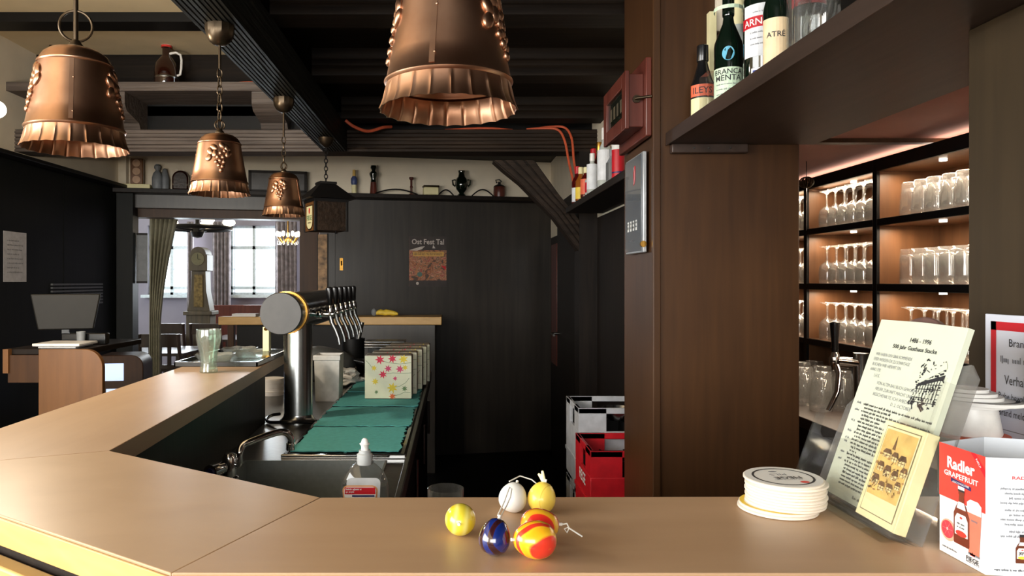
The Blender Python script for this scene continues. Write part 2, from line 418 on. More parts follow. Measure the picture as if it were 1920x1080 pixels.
MB().box(-.76, .84, 4.36, 4.5, W+.88, W+1.04).build('backing_board', M['black'], t)
for x in (-2.05, -1.16):
    MB().prismX([(4.17, W+.985), (4.14, W+1.02), (4.14, W+1.09), (4.45, W+1.09), (4.45, W+.90), (4.36, W+.90), (4.33, W+.95)], x, x+.16).build('corbel', M['beam_lit'], t)
t = struct('trim_8', 'black batten on the plaster ceiling')
MB().box(-2.56, -.76, 3.72, 3.86, W+1.34, W+1.39).build('batten', M['black'], t)
# diagonal brace and its post
t = struct('trim_9', 'curved diagonal brace of grooved wood under the cross beam')
br = []
up = [at(1003, 300, 4.2), at(1050, 365, 4.2), at(1088, 412, 4.2)]
lo = [at(1088, 472, 4.2), at(1040, 408, 4.2), at(975, 342, 4.2), at(945, 318, 4.2), at(925, 300, 4.2)]
n = 5
for i in range(n):     # five ridges side by side, each its own strip of the profile
    pass
MB().prismY([(p.x, p.z) for p in up+lo], 4.22, 4.34).build('brace_core', M['beam'], t)
for i in range(4):
    a = (i+.12)/4; b = (i+.82)/4
    def mixp(s_, k):
        u = up[0].lerp(up[1], k*2) if k < .5 else up[1].lerp(up[2], k*2-1)
        q = [lo[4], lo[2], lo[1], lo[0]]; kk = min(k*3, 2.999); j = int(kk); l = q[j].lerp(q[j+1], kk-j)
        return l.lerp(u, s_)
    A = [mixp(a, k/6) for k in range(7)]; B = [mixp(b, k/6) for k in range(6, -1, -1)]
    MB().prismY([(p.x, p.z) for p in A+B], 4.205, 4.23).build('ridge', M['beam'], t)
MB().box(.735, .84, 4.2, 4.36, 0, W+.756).build('post', M['dark'], t)
# left wall: dark panelling below a ledge, plaster above, window beside the camera
wl = struct('wall_left', 'dark panelled wall with a ledge and cream plaster above')
MB().box(-2.66, -2.56, -3.1, -1.55, 0, 2.85).build('pier', M['plaster'], wl)
MB().box(-2.66, -2.56, -1.55, 1.15, 0, 1.0).build('parapet', M['plaster'], wl)
MB().box(-2.66, -2.56, -1.55, 1.15, 2.45, 2.85).build('lintel', M['plaster'], wl)
MB().box(-2.66, -2.56, 1.15, 5.6, 0, 2.85).build('plaster_field', M['plaster'], wl)
for y in (2.3, 3.1, 3.9, 4.7):
    MB().box(-2.56, -2.545, y, y+.795, 0, W+.70).build('panel', M['green_dark'], wl, bevel=.004)
MB().box(-2.56, -2.46, 2.3, 5.5, W+.70, W+.725).build('ledge', M['black'], wl, bevel=.004)
# wall behind the camera with a street window
wf = struct('wall_front', 'plaster wall with a wide street window behind the viewer')
MB().box(-2.66, -2.45, -3.1, -2.95, 0, 2.85).build('pier', M['plaster'], wf)
MB().box(.45, 2.0, -3.1, -2.95, 0, 2.85).build('pier', M['plaster'], wf)
MB().box(-2.45, .45, -3.1, -2.95, 0, 1.02).build('parapet', M['plaster'], wf)
MB().box(-2.45, .45, -3.1, -2.95, 2.48, 2.85).build('lintel', M['plaster'], wf)
# back wall, slightly askew to the bar
L0 = Vector((-2.5, 5.55, 0)); AW = math.atan2(.191, .9816)
MBK = Matrix.Translation(L0) @ Matrix.Rotation(AW, 4, 'Z')
def sb(px):
    k = (px-VX)/F; return (k*5.55+2.5)/(.9816-.191*k)
def zb(px, py): return W+(VY-py)*(5.55+.191*sb(px))/F
def onback(px, depth=0):  # world point on the back wall plane at a column of the picture, depth in front of it
    return MBK @ Vector((sb(px), -depth, 0))
wb = struct('wall_back', 'dark panelled wall with a display ledge and plaster above')
MB().box(1.45, 3.46, 0, .05, 0, W+.665, MBK).build('panel', M['panel'], wb)
MB().box(-.2, 3.5, -.16, .02, W+.665, W+.70, MBK).build('ledge', M['dark'], wb, bevel=.004)
MB().box(-.2, 3.5, 0, .08, W+.70, W+1.05, MBK).build('plaster_field', M['plaster'], wb)
MB().box(-.05, 1.45, -.03, .08, W+.565, W+.665, MBK).build('lintel', M['panel'], wb)
MB().box(-.05, 1.45, .06, .22, W+.50, W+.60, MBK).build('lintel_beam', M['pillar'], wb)
MB().box(-.17, .05, -.10, .08, 0, W+.665, MBK).build('post', M['green_dark'], wb)
MB().box(sb(562), sb(599), -.02, .10, 0, W+.565, MBK).build('post', M['pillar'], wb)
MB().box(sb(600), sb(628), -.015, .06, 0, W+.565, MBK).build('post', M['panel'], wb)
MB().box(-.10, -.085, -.02, 0, W+.70, W+.95, MBK).build('plaster_batten', M['dark'], wb)
wx = MB().box(-6.2, -2.5, 5.5, 5.62, 0, W+1.3).build('wall_divider', M['plaster']); tag(wx, 'plaster wall between taproom and dining room', kind='structure')
# right wall behind the bar
wr = struct('wall_right', 'dark wood wall with a door beside the far shelf')
MB().box(.84, .92, 2.36, 6.4, 0, W+.37).build('panelling', M['dark'], wr)
MB().box(.84, .92, 2.36, 6.4, W+.37, W+1.05).build('plaster_field', M['plaster'], wr)
d1 = struct('door_1', 'dark door with a reddish frame in the shaded corner')
MB().box(.80, .84, 4.75, 5.55, 0, 2.05).build('door_leaf', M['dark'], d1, bevel=.004)
MB().box(.795, .84, 5.55, 5.85, .8, 1.75).build('frame_post', M['redwood'], d1, bevel=.004)
q = MB().cyl((.80, 5.45, 1.06), (.74, 5.45, 1.06), .01).cyl((.745, 5.45, 1.06), (.745, 5.33, 1.055), .009); q.build('door_handle', M['steel_d'], d1)
# niche with the glass shelves: back, far end
wn = MB().box(1.86, 1.96, -3.1, 3.9, 0, W+1.05).build('wall_right', M['pillar']); tag(wn, 'brown wood wall behind the lit glass shelves', kind='structure')
wn = MB().box(.92, 1.96, 3.75, 3.85, 0, W+.6).build('wall_niche', M['pillar']); tag(wn, 'brown wood end wall of the glass shelf niche', kind='structure')
# pillar and the panel at the end of the bar
pl = struct('trim_10', 'broad brown wood pillar behind the bar')
MB().box(.56, .962, 2.0, 2.36, 0, W+1.02).build('pillar_core', M['pillar'], pl, bevel=.004)
MB().box(.553, .575, 1.994, 2.01, 0, W+1.02).build('corner_strip', M['pillar'], pl, bevel=.003)
pe = struct('trim_11', 'brown wood panel closing the end of the bar')
MB().box(.776, .80, -.6, 1.085, 0, W+.378).build('panel', M['endpanel'], pe, bevel=.002)
# dining room
wdn = struct('wall_dining', 'pale lilac wall of the dining room with windows')
YD = 10.5
wins = [(-4.46, -3.80), (-3.27, -2.58)]
WZ0, WZ1 = W-.20, W+.81
xs = [-6.2, wins[0][0], wins[0][1], wins[1][0], wins[1][1], -.3]
for a, b in ((xs[0], xs[1]), (xs[2], xs[3]), (xs[4], xs[5])):
    MB().box(a, b, YD, YD+.3, 0, W+1.3).build('pier', M['dwall'], wdn)
for a, b in wins:
    MB().box(a, b, YD, YD+.3, 0, WZ0).build('parapet', M['dwall'], wdn); MB().box(a, b, YD, YD+.3, WZ1, W+1.3).build('lintel', M['dwall'], wdn)
ws = struct('wall_dining_side', 'lilac side wall of the dining room with a window')
MB().box(-6.2, -6.0, 5.6, 7.5, 0, W+1.3).build('pier', M['dwall'], ws); MB().box(-6.2, -6.0, 9.1, 10.7, 0, W+1.3).build('pier', M['dwall'], ws)
MB().box(-6.2, -6.0, 7.5, 9.1, 0, 1.15).build('parapet', M['dwall'], ws); MB().box(-6.2, -6.0, 7.5, 9.1, 2.35, W+1.3).build('lintel', M['dwall'], ws)
wq = MB().box(-.9, -.3, 6.0, 10.7, 0, W+1.3).build('wall_dining_end', M['dwall']); tag(wq, 'end wall of the dining room', kind='structure')
for k, (a, b) in enumerate(wins):
    w = struct('window_%d' % (k+1), 'white mullioned dining room window full of daylight')
    fr = .035; ys, ye = YD+.06, YD+.12
    MB().box(a, a+fr, ys, ye, WZ0, WZ1).build('jamb', M['winframe'], w); MB().box(b-fr, b, ys, ye, WZ0, WZ1).build('jamb', M['winframe'], w)
    MB().box(a, b, ys, ye, WZ0, WZ0+fr).build('rail', M['winframe'], w); MB().box(a, b, ys, ye, WZ1-fr, WZ1).build('rail', M['winframe'], w)
    mid = (a+b)/2
    MB().box(mid-.02, mid+.02, ys, ye, WZ0, WZ1).build('mullion', M['winframe'], w)
    bars = [WZ0+.10, WZ1-.32]
    for z in bars: MB().box(a, b, ys, ye, z-.022, z+.022).build('transom', M['winframe'], w)
    MB().box(a, b, ys+.015, ye-.015, W+.17, W+.178).build('glazing_bar', M['winframe'], w)
    zz = [WZ0+fr]+bars+[WZ1-fr]
    for x0, x1 in ((a+fr, mid-.02), (mid+.02, b-fr)):
        for z0, z1 in zip(zz, zz[1:]): MB().box(x0, x1, YD+.085, YD+.09, z0+.02, z1-.02).build('pane', M['pane'], w)
    MB().box(a-.05, b+.05, YD-.12, YD, WZ0-.04, WZ0).build('window_sill', M['winframe'], w)
# ------------------------------------------------------------------ the bar counter
ZB = 1.15
def b2(px, py):
    p = atz(px, py, ZB); return (p.x, p.y)
A = b2(205, 845); B = (b2(600, 935)[0], 1.022)
Kc = (-.938, 1.162); F1 = (-.297, .757); XR = .775
OL0 = b2(0, 805); fi = b2(537, 662); fo = (-.985, fi[1])
bc = thing('bar_counter', 'long angled bar counter with pale beech top and dark panelled base', 'bar counter', (0, 1.0, 0), world=True)
g = .0012
def shrink(p, k=.0003):
    c = Vector((sum(x for x, y in p)/len(p), sum(y for x, y in p)/len(p)))
    return [tuple(Vector(q)+(c-Vector(q)).normalized()*k) for q in p]
for nm, pts, mt in (('top_section', [F1, (XR, .757), (XR, 1.028), B], M['beech_x']), ('top_section', [Kc, F1, B, A], M['beech_d']), ('top_section', [Kc, A, fi, fo], M['beech_y'])):
    o = MB().prism(shrink(pts), ZB-.04, ZB).build(nm, mt, bc, bevel=.0012)
def strip(p, q, out, z0, z1, name, mt, th=.003):
    d = (Vector(q)-Vector(p)).normalized(); nn = Vector((d.y, -d.x))*out
    a = Vector(p)+nn*.0005; b = Vector(q)+nn*.0005
    return MB().prism([tuple(a), tuple(b), tuple(b+nn*th), tuple(a+nn*th)], z0, z1).build(name, mt, bc, bevel=.001)
strip(Kc, F1, 1, ZB-.038, ZB-.003, 'edge_band', M['beech_edge']); strip(F1, (XR, .757), 1, ZB-.038, ZB-.003, 'edge_band', M['beech_edge'])
def inset(p, q, d):
    u = (Vector(q)-Vector(p)).normalized(); nn = Vector((-u.y, u.x))*d
    return tuple(Vector(p)+nn), tuple(Vector(q)+nn)
# dark base panels, set back under the top
a, b = inset(Kc, F1, .05); MB().prism([a, b, (b[0]+.02, b[1]+.025), (a[0]+.02, a[1]+.03)], 0, ZB-.04).build('front_panel', M['dark'], bc)
a, b = inset(Kc, F1, .02); MB().prism([a, b, (b[0]+.02, b[1]+.02), (a[0]+.02, a[1]+.02)], ZB-.11, ZB-.085).build('moulding', M['beech_edge'], bc, bevel=.004)
MB().box(F1[0]+.02, XR, .80, .825, 0, ZB-.04).build('front_panel', M['dark'], bc)
MB().prism([(A[0]-.02, A[1]-.005), (A[0]-.045, A[1]-.005), (-.722, 2.66), (-.695, 2.66)], .0, ZB-.041).build('inner_panel', M['dark'], bc)
MB().prism([(-.90, 1.20), (-.93, 1.20), (fo[0]+.03, 3.0), (fo[0]+.06, 3.0)], .0, ZB-.041).build('outer_panel', M['dark'], bc)
MB().prism([(A[0]-.01, A[1]-.03), (A[0]-.02, A[1]-.045), (B[0]-.02, .985), (B[0]-.01, 1.0)], .0, ZB-.041).build('inner_panel', M['dark'], bc)
MB().box(B[0]-.01, XR-.02, .98, 1.0, 0, ZB-.041).build('inner_panel', M['dark'], bc)
# ------------------------------------------------------------------ steel worktop behind the bar
ZW = W-.52
wt = thing('steel_worktop', 'stainless steel worktop behind the bar with a sink and drip racks', 'worktop', (-.4, 2.4, 0), world=True)
sx0, sx1, sy0, sy1 = -.60, -.19, 1.70, 2.075
w_ = MB()
w_.prism([(-.646,1.42),(-.14,1.42),(-.14,sy0),(-.656,sy0)], ZW-.03, ZW); w_.prism([(-.656,sy0),(sx0,sy0),(sx0,sy1),(-.67,sy1)], ZW-.03, ZW); w_.box(sx1, -.14, sy0, sy1, ZW-.03, ZW); w_.prism([(-.67,sy1),(-.14,sy1),(-.14,2.665),(-.692,2.665)], ZW-.03, ZW)
w_.box(-.92, -.14, 2.665, 4.1, ZW-.03, ZW)
w_.build('top_sheet', M['steel_d'], wt)
MB().box(-.17, .50, 1.04, 1.42, ZW-.03, ZW).build('top_sheet', M['steel_d'], wt)
k = MB(); zf = ZW-.19
k.box(sx0, sx0+.006, sy0, sy1, zf, ZW+.004); k.box(sx1-.006, sx1, sy0, sy1, zf, ZW+.004); k.box(sx0, sx1, sy0, sy0+.006, zf, ZW+.004); k.box(sx0, sx1, sy1-.006, sy1, zf, ZW+.004); k.box(sx0, sx1, sy0, sy1, zf-.006, zf)
k.build('sink_basin', M['sinksteel'], wt)
MB().cyl((-.40, 1.9, zf), (-.40, 1.9, zf+.004), .028).build('drain', M['chrome'], wt)
MB().box(-.141, -.125, 1.42, 4.1, ZW-.045, ZW+.006).build('edge_rail', M['steel_d'], wt, bevel=.003)
for y0 in (1.45, 2.1, 2.75, 3.4):
    dd = MB().box(-.165, -.145, y0, y0+.62, .12, ZW-.06).build('door', M['black'], wt, bevel=.003)
    MB().cyl((-.135, y0+.55, .62), (-.135, y0+.55, .80), .007).build('handle', M['steel_d'], dd)
MB().box(-.98, -.17, 1.45, 4.08, 0, ZW-.03).build('carcass', M['black'], wt) if False else MB().box(-.62, -.17, 2.1, 4.08, .02, ZW-.2).build('carcass', M['black'], wt)
rk = MB()
for i in range(26): rk.box(-.50, -.145, 2.13+i*.062, 2.142+i*.062, ZW+.002, ZW+.010)
for x in (-.50, -.325, -.155): rk.box(x, x+.01, 2.12, 3.76, ZW, ZW+.012)
rk.build('drip_grid', M['blackp'], wt)
MB().box(-.505, -.14, 2.105, 2.12, ZW, ZW+.012).build('drip_tray_rim', M['chrome'], wt, bevel=.002)
# faucet
fx, fy = -.585, 1.88
fa = thing('faucet', 'chrome swivel faucet with a blue-capped valve beside the sink', 'faucet', (fx, fy, ZW), world=True)
MB().lathe([(0,0),(.024,0),(.024,.008),(.018,.012),(.018,.06),(.013,.07),(0,.072)], 20, Matrix.Translation((fx, fy, ZW))).build('valve_body', M['chrome'], fa)
sp = [at(447,872,1.88), at(449,850,1.88), at(455,836,1.89), at(470,828,1.9), at(500,817,1.93), at(525,810,1.96), at(540,813,1.97), at(546,824,1.98), at(545,834,1.98)]
sp = [Vector((fx, fy, ZW+.05))]+sp
sm = []
for i in range(len(sp)-1):
    p0, p1, p2, p3 = sp[max(i-1,0)], sp[i], sp[i+1], sp[min(i+2,len(sp)-1)]
    for k_ in range(5):
        u = k_/5; sm.append(.5*((2*p1)+(p2-p0)*u+(2*p0-5*p1+4*p2-p3)*u*u+(3*p1-p0-3*p2+p3)*u**3))
sm.append(sp[-1])
MB().tube(sm, .0095, 10).build('spout', M['chrome'], fa)
MB().cyl(sp[-1]+Vector((0,0,.004)), sp[-1]-Vector((0,0,.014)), .012).build('aerator', M['chrome'], fa)
kn = MB().cyl((fx-.015, fy-.015, ZW+.035), (fx-.03, fy-.06, ZW+.035), .017, .02); kn = kn.build('valve_knob', M['chrome'], fa)
MB().cyl((fx-.0298, fy-.0605, ZW+.035), (fx-.031, fy-.064, ZW+.035), .012).build('blue_cap', M['navy'], kn)
# ------------------------------------------------------------------ copper bell lamps
NR = 22
def skirt(r, z, a):
    # pressed skirt: raised ribs, slightly scalloped lower rim
    if z <= .0312:
        ph = (a*NR/(2*PI)) % 1.0; d = min(ph, 1-ph); rib = math.exp(-(d/.07)**2)
        k = min(1, max(0, (.031-z)/.008)); lip = max(0, 1-z/.012)
        return r+.0020*rib*k, z+(-.0006*math.cos(a*NR))*lip
    return r, z
def bell(loc, turn, label, hang):
    t_ = thing('pendant_lamp', label, 'lamp', loc, 'copper bell pendant lamps', rz=turn)
    outer = [(.0945,0),(.0915,.006),(.0888,.013),(.0872,.020),(.0862,.027),(.0858,.0315),(.0880,.0335),(.0888,.0355),(.0880,.0375),(.0856,.0395),
             (.080,.068),(.0742,.098),(.0690,.126),(.0655,.148),(.0668,.1495),(.0674,.1515),(.0666,.1535),(.0640,.1555),(.0612,.161),(.0565,.168),(.046,.1755),(.030,.1805),(.012,.183)]
    outer = [(r*.925, z*.985) for r, z in outer]
    inner = [(max(r-.0016, .008), z-.0012 if z > .1 else z) for r, z in outer[::-1]]
    MB().lathe(outer+inner, 288, mod=skirt, closed=True).build('bell_shade', M['copper'], t_)
    sm_ = MB()   # the lap seam with its rivets
    for (r0, z0), (r1, z1) in [((a*.925,b*.985),(c*.925,d*.985)) for (a,b),(c,d) in zip(((.0857,.0395),(.080,.068),(.0742,.098),(.0690,.126)), ((.080,.068),(.0742,.098),(.0690,.126),(.0655,.148)))]:
        sm_.add([(r0-.0005,-.0035,z0),(r0+.0012,-.0035,z0),(r0+.0012,.0035,z0),(r0-.0005,.0035,z0),(r1-.0005,-.0035,z1),(r1+.0012,-.0035,z1),(r1+.0012,.0035,z1),(r1-.0005,.0035,z1)],
                [(0,1,5,4),(1,2,6,5),(2,3,7,6),(3,0,4,7),(0,3,2,1),(4,5,6,7)])
    sm_.build('lap_seam', M['copper'], t_)
    for z, r in ((.052,.0772),(.112,.0667)):
        MB().ell((r, .003, z), .0016, .0018, .0018, 8, 5).build('rivet', M['copper'], t_)
    rl = MB().ell((0,0,0), .0046, .0088, .0125, 12, 8).mesh('relief_leaf'); rl.materials.append(M['copper']); rl.shade_smooth()
    rg = MB().ell((0,0,0), .0046, .0068, .0068, 10, 6).mesh('relief_grape'); rg.materials.append(M['copper']); rg.shade_smooth()
    def put(me, da, z, tilt, base):
        r = (.0857-(z-.0395)*.186)*.925; a_ = base+da
        o = bpy.data.objects.new(me.name, me); COL.objects.link(o); o.parent = t_
        o.location = (r*math.cos(a_), r*math.sin(a_), z)
        o.rotation_euler = (Matrix.Rotation(a_, 4, 'Z') @ Matrix.Rotation(-.186, 4, 'Y') @ Matrix.Rotation(tilt, 4, 'X')).to_euler()
    for base in (PI*.5-.1, PI*1.5+.25):
        for da, z, tl in ((-.42,.116,.4), (-.46,.098,-.5), (-.26,.128,.9), (-.22,.110,-.2), (.34,.110,-.5), (.30,.127,.3), (.10,.134,.7)):
            put(rl, da, z, tl, base)
        for da, z in ((-.10,.100),(.02,.112),(.12,.100),(.0,.090),(.15,.086),(-.05,.076),(.09,.073),(.03,.062),(-.16,.086),(.20,.118)):
            put(rg, da, z, 0, base)
    # socket and bulb high inside the bell
    MB().cyl((0,0,.175), (0,0,.125), .017).build('lamp_socket', M['blackp'], t_)
    MB().lathe([(0,.085),(.012,.088),(.018,.097),(.018,.107),(.012,.12),(.010,.127)], 18).build('light_bulb', M['opal'], t_)
    MB().lathe([(0,.195),(.006,.194),(.010,.188),(.014,.183),(.014,.179)], 16).build('finial', M['bronze'], t_)
    if hang:
        top, rod = hang
        zc = top-loc[2]
        MB().lathe([(0,0),(.008,.0),(.018,.003),(.030,.013),(.038,.028),(.041,.044),(.0415,.06),(0,.06)], 24, Matrix.Translation((0,0,zc-.06)), mod=lambda r,z,a: (r*(1+.03*math.cos(a*12)), z)).build('ceiling_rose', M['bronze'], t_)
        zr = zc-.06-rod
        MB().cyl((0,0,zr), (0,0,zc-.055), .0042, n=10).build('drop_rod', M['bronze'], t_)
        ring = Matrix.Translation((0,0,.195+.024)) @ Matrix.Rotation(-turn+.25, 4, 'Z') @ Matrix.Rotation(PI/2, 4, 'X')
        if rod > .2:   # nearest lamp: a rod with a plain ring over the finial
            MB().tube([ring @ Vector((.027*math.cos(k*PI/16), .027*math.sin(k*PI/16), 0)) for k in range(32)], .0025, 8, True).build('hanging_ring', M['bronze'], t_)
            MB().cyl((0,0,.194), (0,0,zr+.01), .003, n=8).build('hook_wire', M['bronze'], t_)
        else:
            ch = MB(); n_ = max(3, int((zr-.195)/.022)); st = (zr-.195)/n_
            for i in range(n_):
                zc2 = .195+st*(i+.5); Mr = Matrix.Translation((0,0,zc2)) @ Matrix.Rotation((i%2)*PI/2+.4, 4, 'Z')
                ch.tube([Mr @ Vector((.0075*math.cos(q), 0, (st*.62)*math.sin(q))) for q in [k*PI/7 for k in range(14)]], .0022, 6, True)
            ch.build('chain', M['bronze'], t_)
            MB().tube([Matrix.Translation((0,0,.205)) @ Vector((.014*math.cos(k*PI/9), 0, .014*math.sin(k*PI/9))) for k in range(18)], .0022, 6, True).build('hanging_ring', M['bronze'], t_)
    return t_
bell((-.671, 1.28, W+.234), R(-68), 'copper bell lamp on a rod with a plain ring, nearest in the row', (W+.756, .28))
bell((-.691, 2.13, W+.256), R(-155), 'copper bell lamp on a short chain, second of the row along the beam', (W+.756, .07))
bell((-.702, 2.98, W+.270), R(-15), 'smallest-looking copper bell lamp on a chain, in front of the black lantern', (W+.756, .10))
bell((-.006, .918, W+.217), R(-104), 'big copper bell lamp hanging alone over the middle of the bar', (W+.90, .38))
# ------------------------------------------------------------------ black lantern behind the bells
lx, ly, lz = -.672, 3.8, W+(VY-434)*3.8/F
ln = thing('hanging_lantern', 'black house-shaped lantern with a white brewery shield on its side', 'lantern', (lx, ly, lz), rz=R(-62))
h = .165
for a0 in range(4):
    Mx = Matrix.Rotation(a0*PI/2, 4, 'Z')
    MB().box(-.082, .082, -.088, -.082, .0, h, Mx).build('side_panel', M['beam'] if a0 else M['honey'], ln, bevel=.001)  # one face browner than the rest: the light on it is in the colour
    MB().box(-.092, -.078, -.092, -.078, -.004, h+.01, Mx).build('corner_post', M['black_iron'], ln, bevel=.002)
    MB().box(-.092, .092, -.0925, -.083, h-.016, h, Mx).build('rail', M['black_iron'], ln)
rf = MB(); e = .125; tp = .038
rf.add([(-e,-e,h),(e,-e,h),(e,e,h),(-e,e,h),(-tp,-tp,h+.085),(tp,-tp,h+.085),(tp,tp,h+.085),(-tp,tp,h+.085)], [(0,1,5,4),(1,2,6,5),(2,3,7,6),(3,0,4,7),(4,5,6,7),(3,2,1,0)])
rf.build('roof', M['black_iron'], ln, smooth=False)
MB().box(-.045,.045,-.045,.045,h+.082,h+.094).build('roof_cap', M['black_iron'], ln)
ch = MB(); z0 = h+.094; z1 = (W+.756-.05)-lz; n_ = 9; st = (z1-z0)/n_
for i in range(n_):
    Mr = Matrix.Translation((0,0,z0+st*(i+.5))) @ Matrix.Rotation((i%2)*PI/2, 4, 'Z')
    ch.tube([Mr @ Vector((.009*math.cos(q), 0, st*.62*math.sin(q))) for q in [k*PI/7 for k in range(14)]], .0025, 6, True)
ch.build('chain', M['black_iron'], ln)
MB().lathe([(0,0),(.012,.002),(.034,.022),(.042,.05),(0,.052)], 20, Matrix.Translation((0,0,z1-.002))).build('ceiling_rose', M['bronze'], ln)
# shield on the face turned to the camera's left 
fs = Flat((0, -.0888, .0), (1,0,0), (0,0,1), ln, .0006)
sh = [(-.05,.128),(.05,.128),(.05,.045)]+[(.05*math.cos(-k*PI/10), .045+.035*math.sin(-k*PI/10)) for k in range(1,10)]+[(-.05,.045)]
fs.poly([(x*1.14, .08+(y-.08)*1.1) for x, y in sh], M['gold'], 'shield_border', 1); fs.poly(sh, M['cream'], 'shield', 2)
fs.ell(0,.108,.012,.012, M['red'], 'crest', 3); fs.poly([(-.012,.1),(.012,.1),(.006,.09),(-.006,.09)], M['red'], 'crest', 3)
fs.text('FIEGE', 0, .068, .082, plain('green_print',(30,120,70),.5), .026, 'lettering', 3, .01); fs.greek(-.025,.025,.04,.006, M['ink'], 'small_print', 3)
fs.done()
# ------------------------------------------------------------------ beer tap tower
tx, ty = -.575, 2.67
tw = thing('beer_tower', 'steel T-shaped beer tower with six black-handled taps', 'beer tower', (tx, ty, ZW), world=True)
MB().lathe([(0,0),(.068,0),(.068,.006),(.06,.012),(.054,.02),(.052,.03),(.052,.36),(0,.36)], 40, Matrix.Translation((tx,ty,ZW))).build('column', M['steel'], tw)
bz = W-.113; bx = -.598
MB().cyl((bx,2.5,bz),(bx,3.62,bz),.073,n=40).build('crossbar', M['blackp'], tw)
MB().cyl((bx,2.492,bz),(bx,2.5,bz),.071,.074,n=40).build('end_cap', plain('dark_grey_cap',(62,60,58),.4), tw)
for y in (2.575, 2.60): MB().cyl((bx,y,bz),(bx,y+.012,bz),.0765,n=40).build('brass_ring', M['gold'], tw)
for i in range(6):
    y = 2.74+i*.13
    tp_ = MB().cyl((bx+.06,y,bz-.012),(-.455,y,bz-.012),.011,n=12).cyl((-.52,y,bz-.012),(-.50,y,bz-.012),.018,n=14).build('tap', M['chrome'], tw)
    MB().ell((-.505,y-.018,bz-.012),.012,.008,.012).build('flow_knob', M['chrome'], tp_)
    MB().lathe([(0,0),(.009,0),(.012,.01),(.012,.03),(.009,.042),(0,.044)],14,Matrix.Translation((-.468,y,bz-.022))).build('tap_head', M['chrome'], tp_)
    MB().lathe([(.007,0),(.009,.004),(.011,.03),(.0145,.058),(.0135,.066),(.006,.070),(0,.0705)],16,Matrix.Translation((-.468,y,bz+.021))@Matrix.Rotation(R(-4),4,'Y')).build('handle', M['blackp'], tp_)
    MB().tube([(-.468,y,bz-.02),(-.462,y,bz-.045),(-.447,y,bz-.075),(-.436,y,bz-.105),(-.432,y,bz-.128)],[.010,.009,.008,.0075,.007],10).build('spout', M['steel'], tp_)
cb = thing('cable', 'black cable looped round the foot of the beer tower', 'cable', (tx-.07, ty, ZW), world=True)
MB().tube([(tx+.105*math.cos(a_)-.01, ty+.095*math.sin(a_), ZW+.012+.004*math.sin(3*a_)) for a_ in [PI*.75+k*PI/10 for k in range(13)]],.006,8).build('cable_loop', M['blackp'], cb)
# ------------------------------------------------------------------ things on the steel worktop
rows = [(2.14,2.49,-.485,-.160),(2.515,2.88,-.488,-.152),(2.91,3.25,-.485,-.145),(3.28,3.66,-.48,-.15)]
plc = ['nearest the sink','second from the sink','under the front napkin pack','farthest from the sink, behind the napkin packs']
for i,(y0,y1,x0,x1) in enumerate(rows):
    rr = random.Random(i); bt=[]; n=22
    def edge(p,q,n_=n):
        p=Vector(p);q=Vector(q);nn=Vector((-(q-p).y,(q-p).x)).normalized()
        return [tuple(p.lerp(q,k/n_)+nn*(rr.uniform(-.007,.004))) for k in range(n_)]
    pts=edge((x0,y0),(x1,y0))+edge((x1,y0),(x1-.004,y1))+edge((x1-.004,y1),(x0+.003,y1))+edge((x0+.003,y1),(x0,y0))
    solid('napkin_mat', MB().prism(pts, ZW+.0125+.0005*i, ZW+.0155+.0005*i), M['teal'], 'teal cloth with ragged edges, '+plc[i], 'cloth', 'teal cloths on the drip racks')
# floral napkin packs
pk = [(3.07,-.378,0,'front floral napkin pack showing red and yellow flowers on white'),(3.20,-.362,.01,'second floral napkin pack, just behind the front one'),
      (3.345,-.345,-.01,'third floral napkin pack in the row'),(3.48,-.33,.012,'fourth floral napkin pack in the row'),(3.60,-.318,0,'rearmost floral napkin pack in the row')]
flm = [plain('flower_red',(222,54,84),.7), plain('flower_yellow',(232,206,70),.7), plain('flower_pink',(214,80,120),.7), plain('stem_green',(110,140,96),.7), plain('flower_orange',(226,110,60),.7)]
M['napk']=plain('pale_floral_napkin',(232,232,206),.75,noise=.03); M['wrapside']=plain('wrapped_paper_edges',(170,158,142),.5,nscale=70,noise=.2)
for i,(y,x,rz,lb) in enumerate(pk):
    t=thing('napkin_pack',lb,'napkin pack',(x,y,ZW+.017),'floral napkin packs',rz=rz)
    MB().box(0,.20,0,.10,0,.187).build('napkin_block',M['wrapside'],t,bevel=.006)
    MB().box(.001,.199,-.002,.0,.003,.184).build('printed_napkin',M['napk'],t)
    f=Flat((0,-.0022,0),(1,0,0),(0,0,1),t,.0004); rr=random.Random(4)
    def flower(a,b,r,mt,n=7):
        r*=1.35; f.poly([(a+r*(1 if k%2 else .45)*math.cos(PI*k/n),b+r*(1 if k%2 else .45)*math.sin(PI*k/n)) for k in range(2*n)],mt,'printed_flower#%d'%int(a*1e4+b*1e7),2)
    for a,b,r,m_ in ((.065,.168,.016,0),(.118,.172,.015,0),(.165,.170,.016,1),(.10,.130,.013,2),(.15,.128,.014,2),(.078,.105,.014,0),(.13,.088,.008,2),(.04,.132,.010,1),(.172,.134,.010,1),(.045,.075,.012,1),(.118,.048,.018,1),(.118,.012,.012,4),(.05,.03,.007,3),(.17,.045,.010,3)):
        flower(a,b,r,flm[m_])
    for pts in (((.065,.168),(.10,.155),(.15,.15),(.198,.155)),((.078,.105),(.12,.112),(.165,.11),(.198,.112)),((.118,.048),(.15,.055),(.175,.07),(.19,.09)),((.118,.012),(.15,.02),(.17,.03),(.195,.028)),((.005,.165),(.02,.15),(.035,.13))):
        f.line(pts,.0016,flm[3],'printed_stem',1)
    f.done()
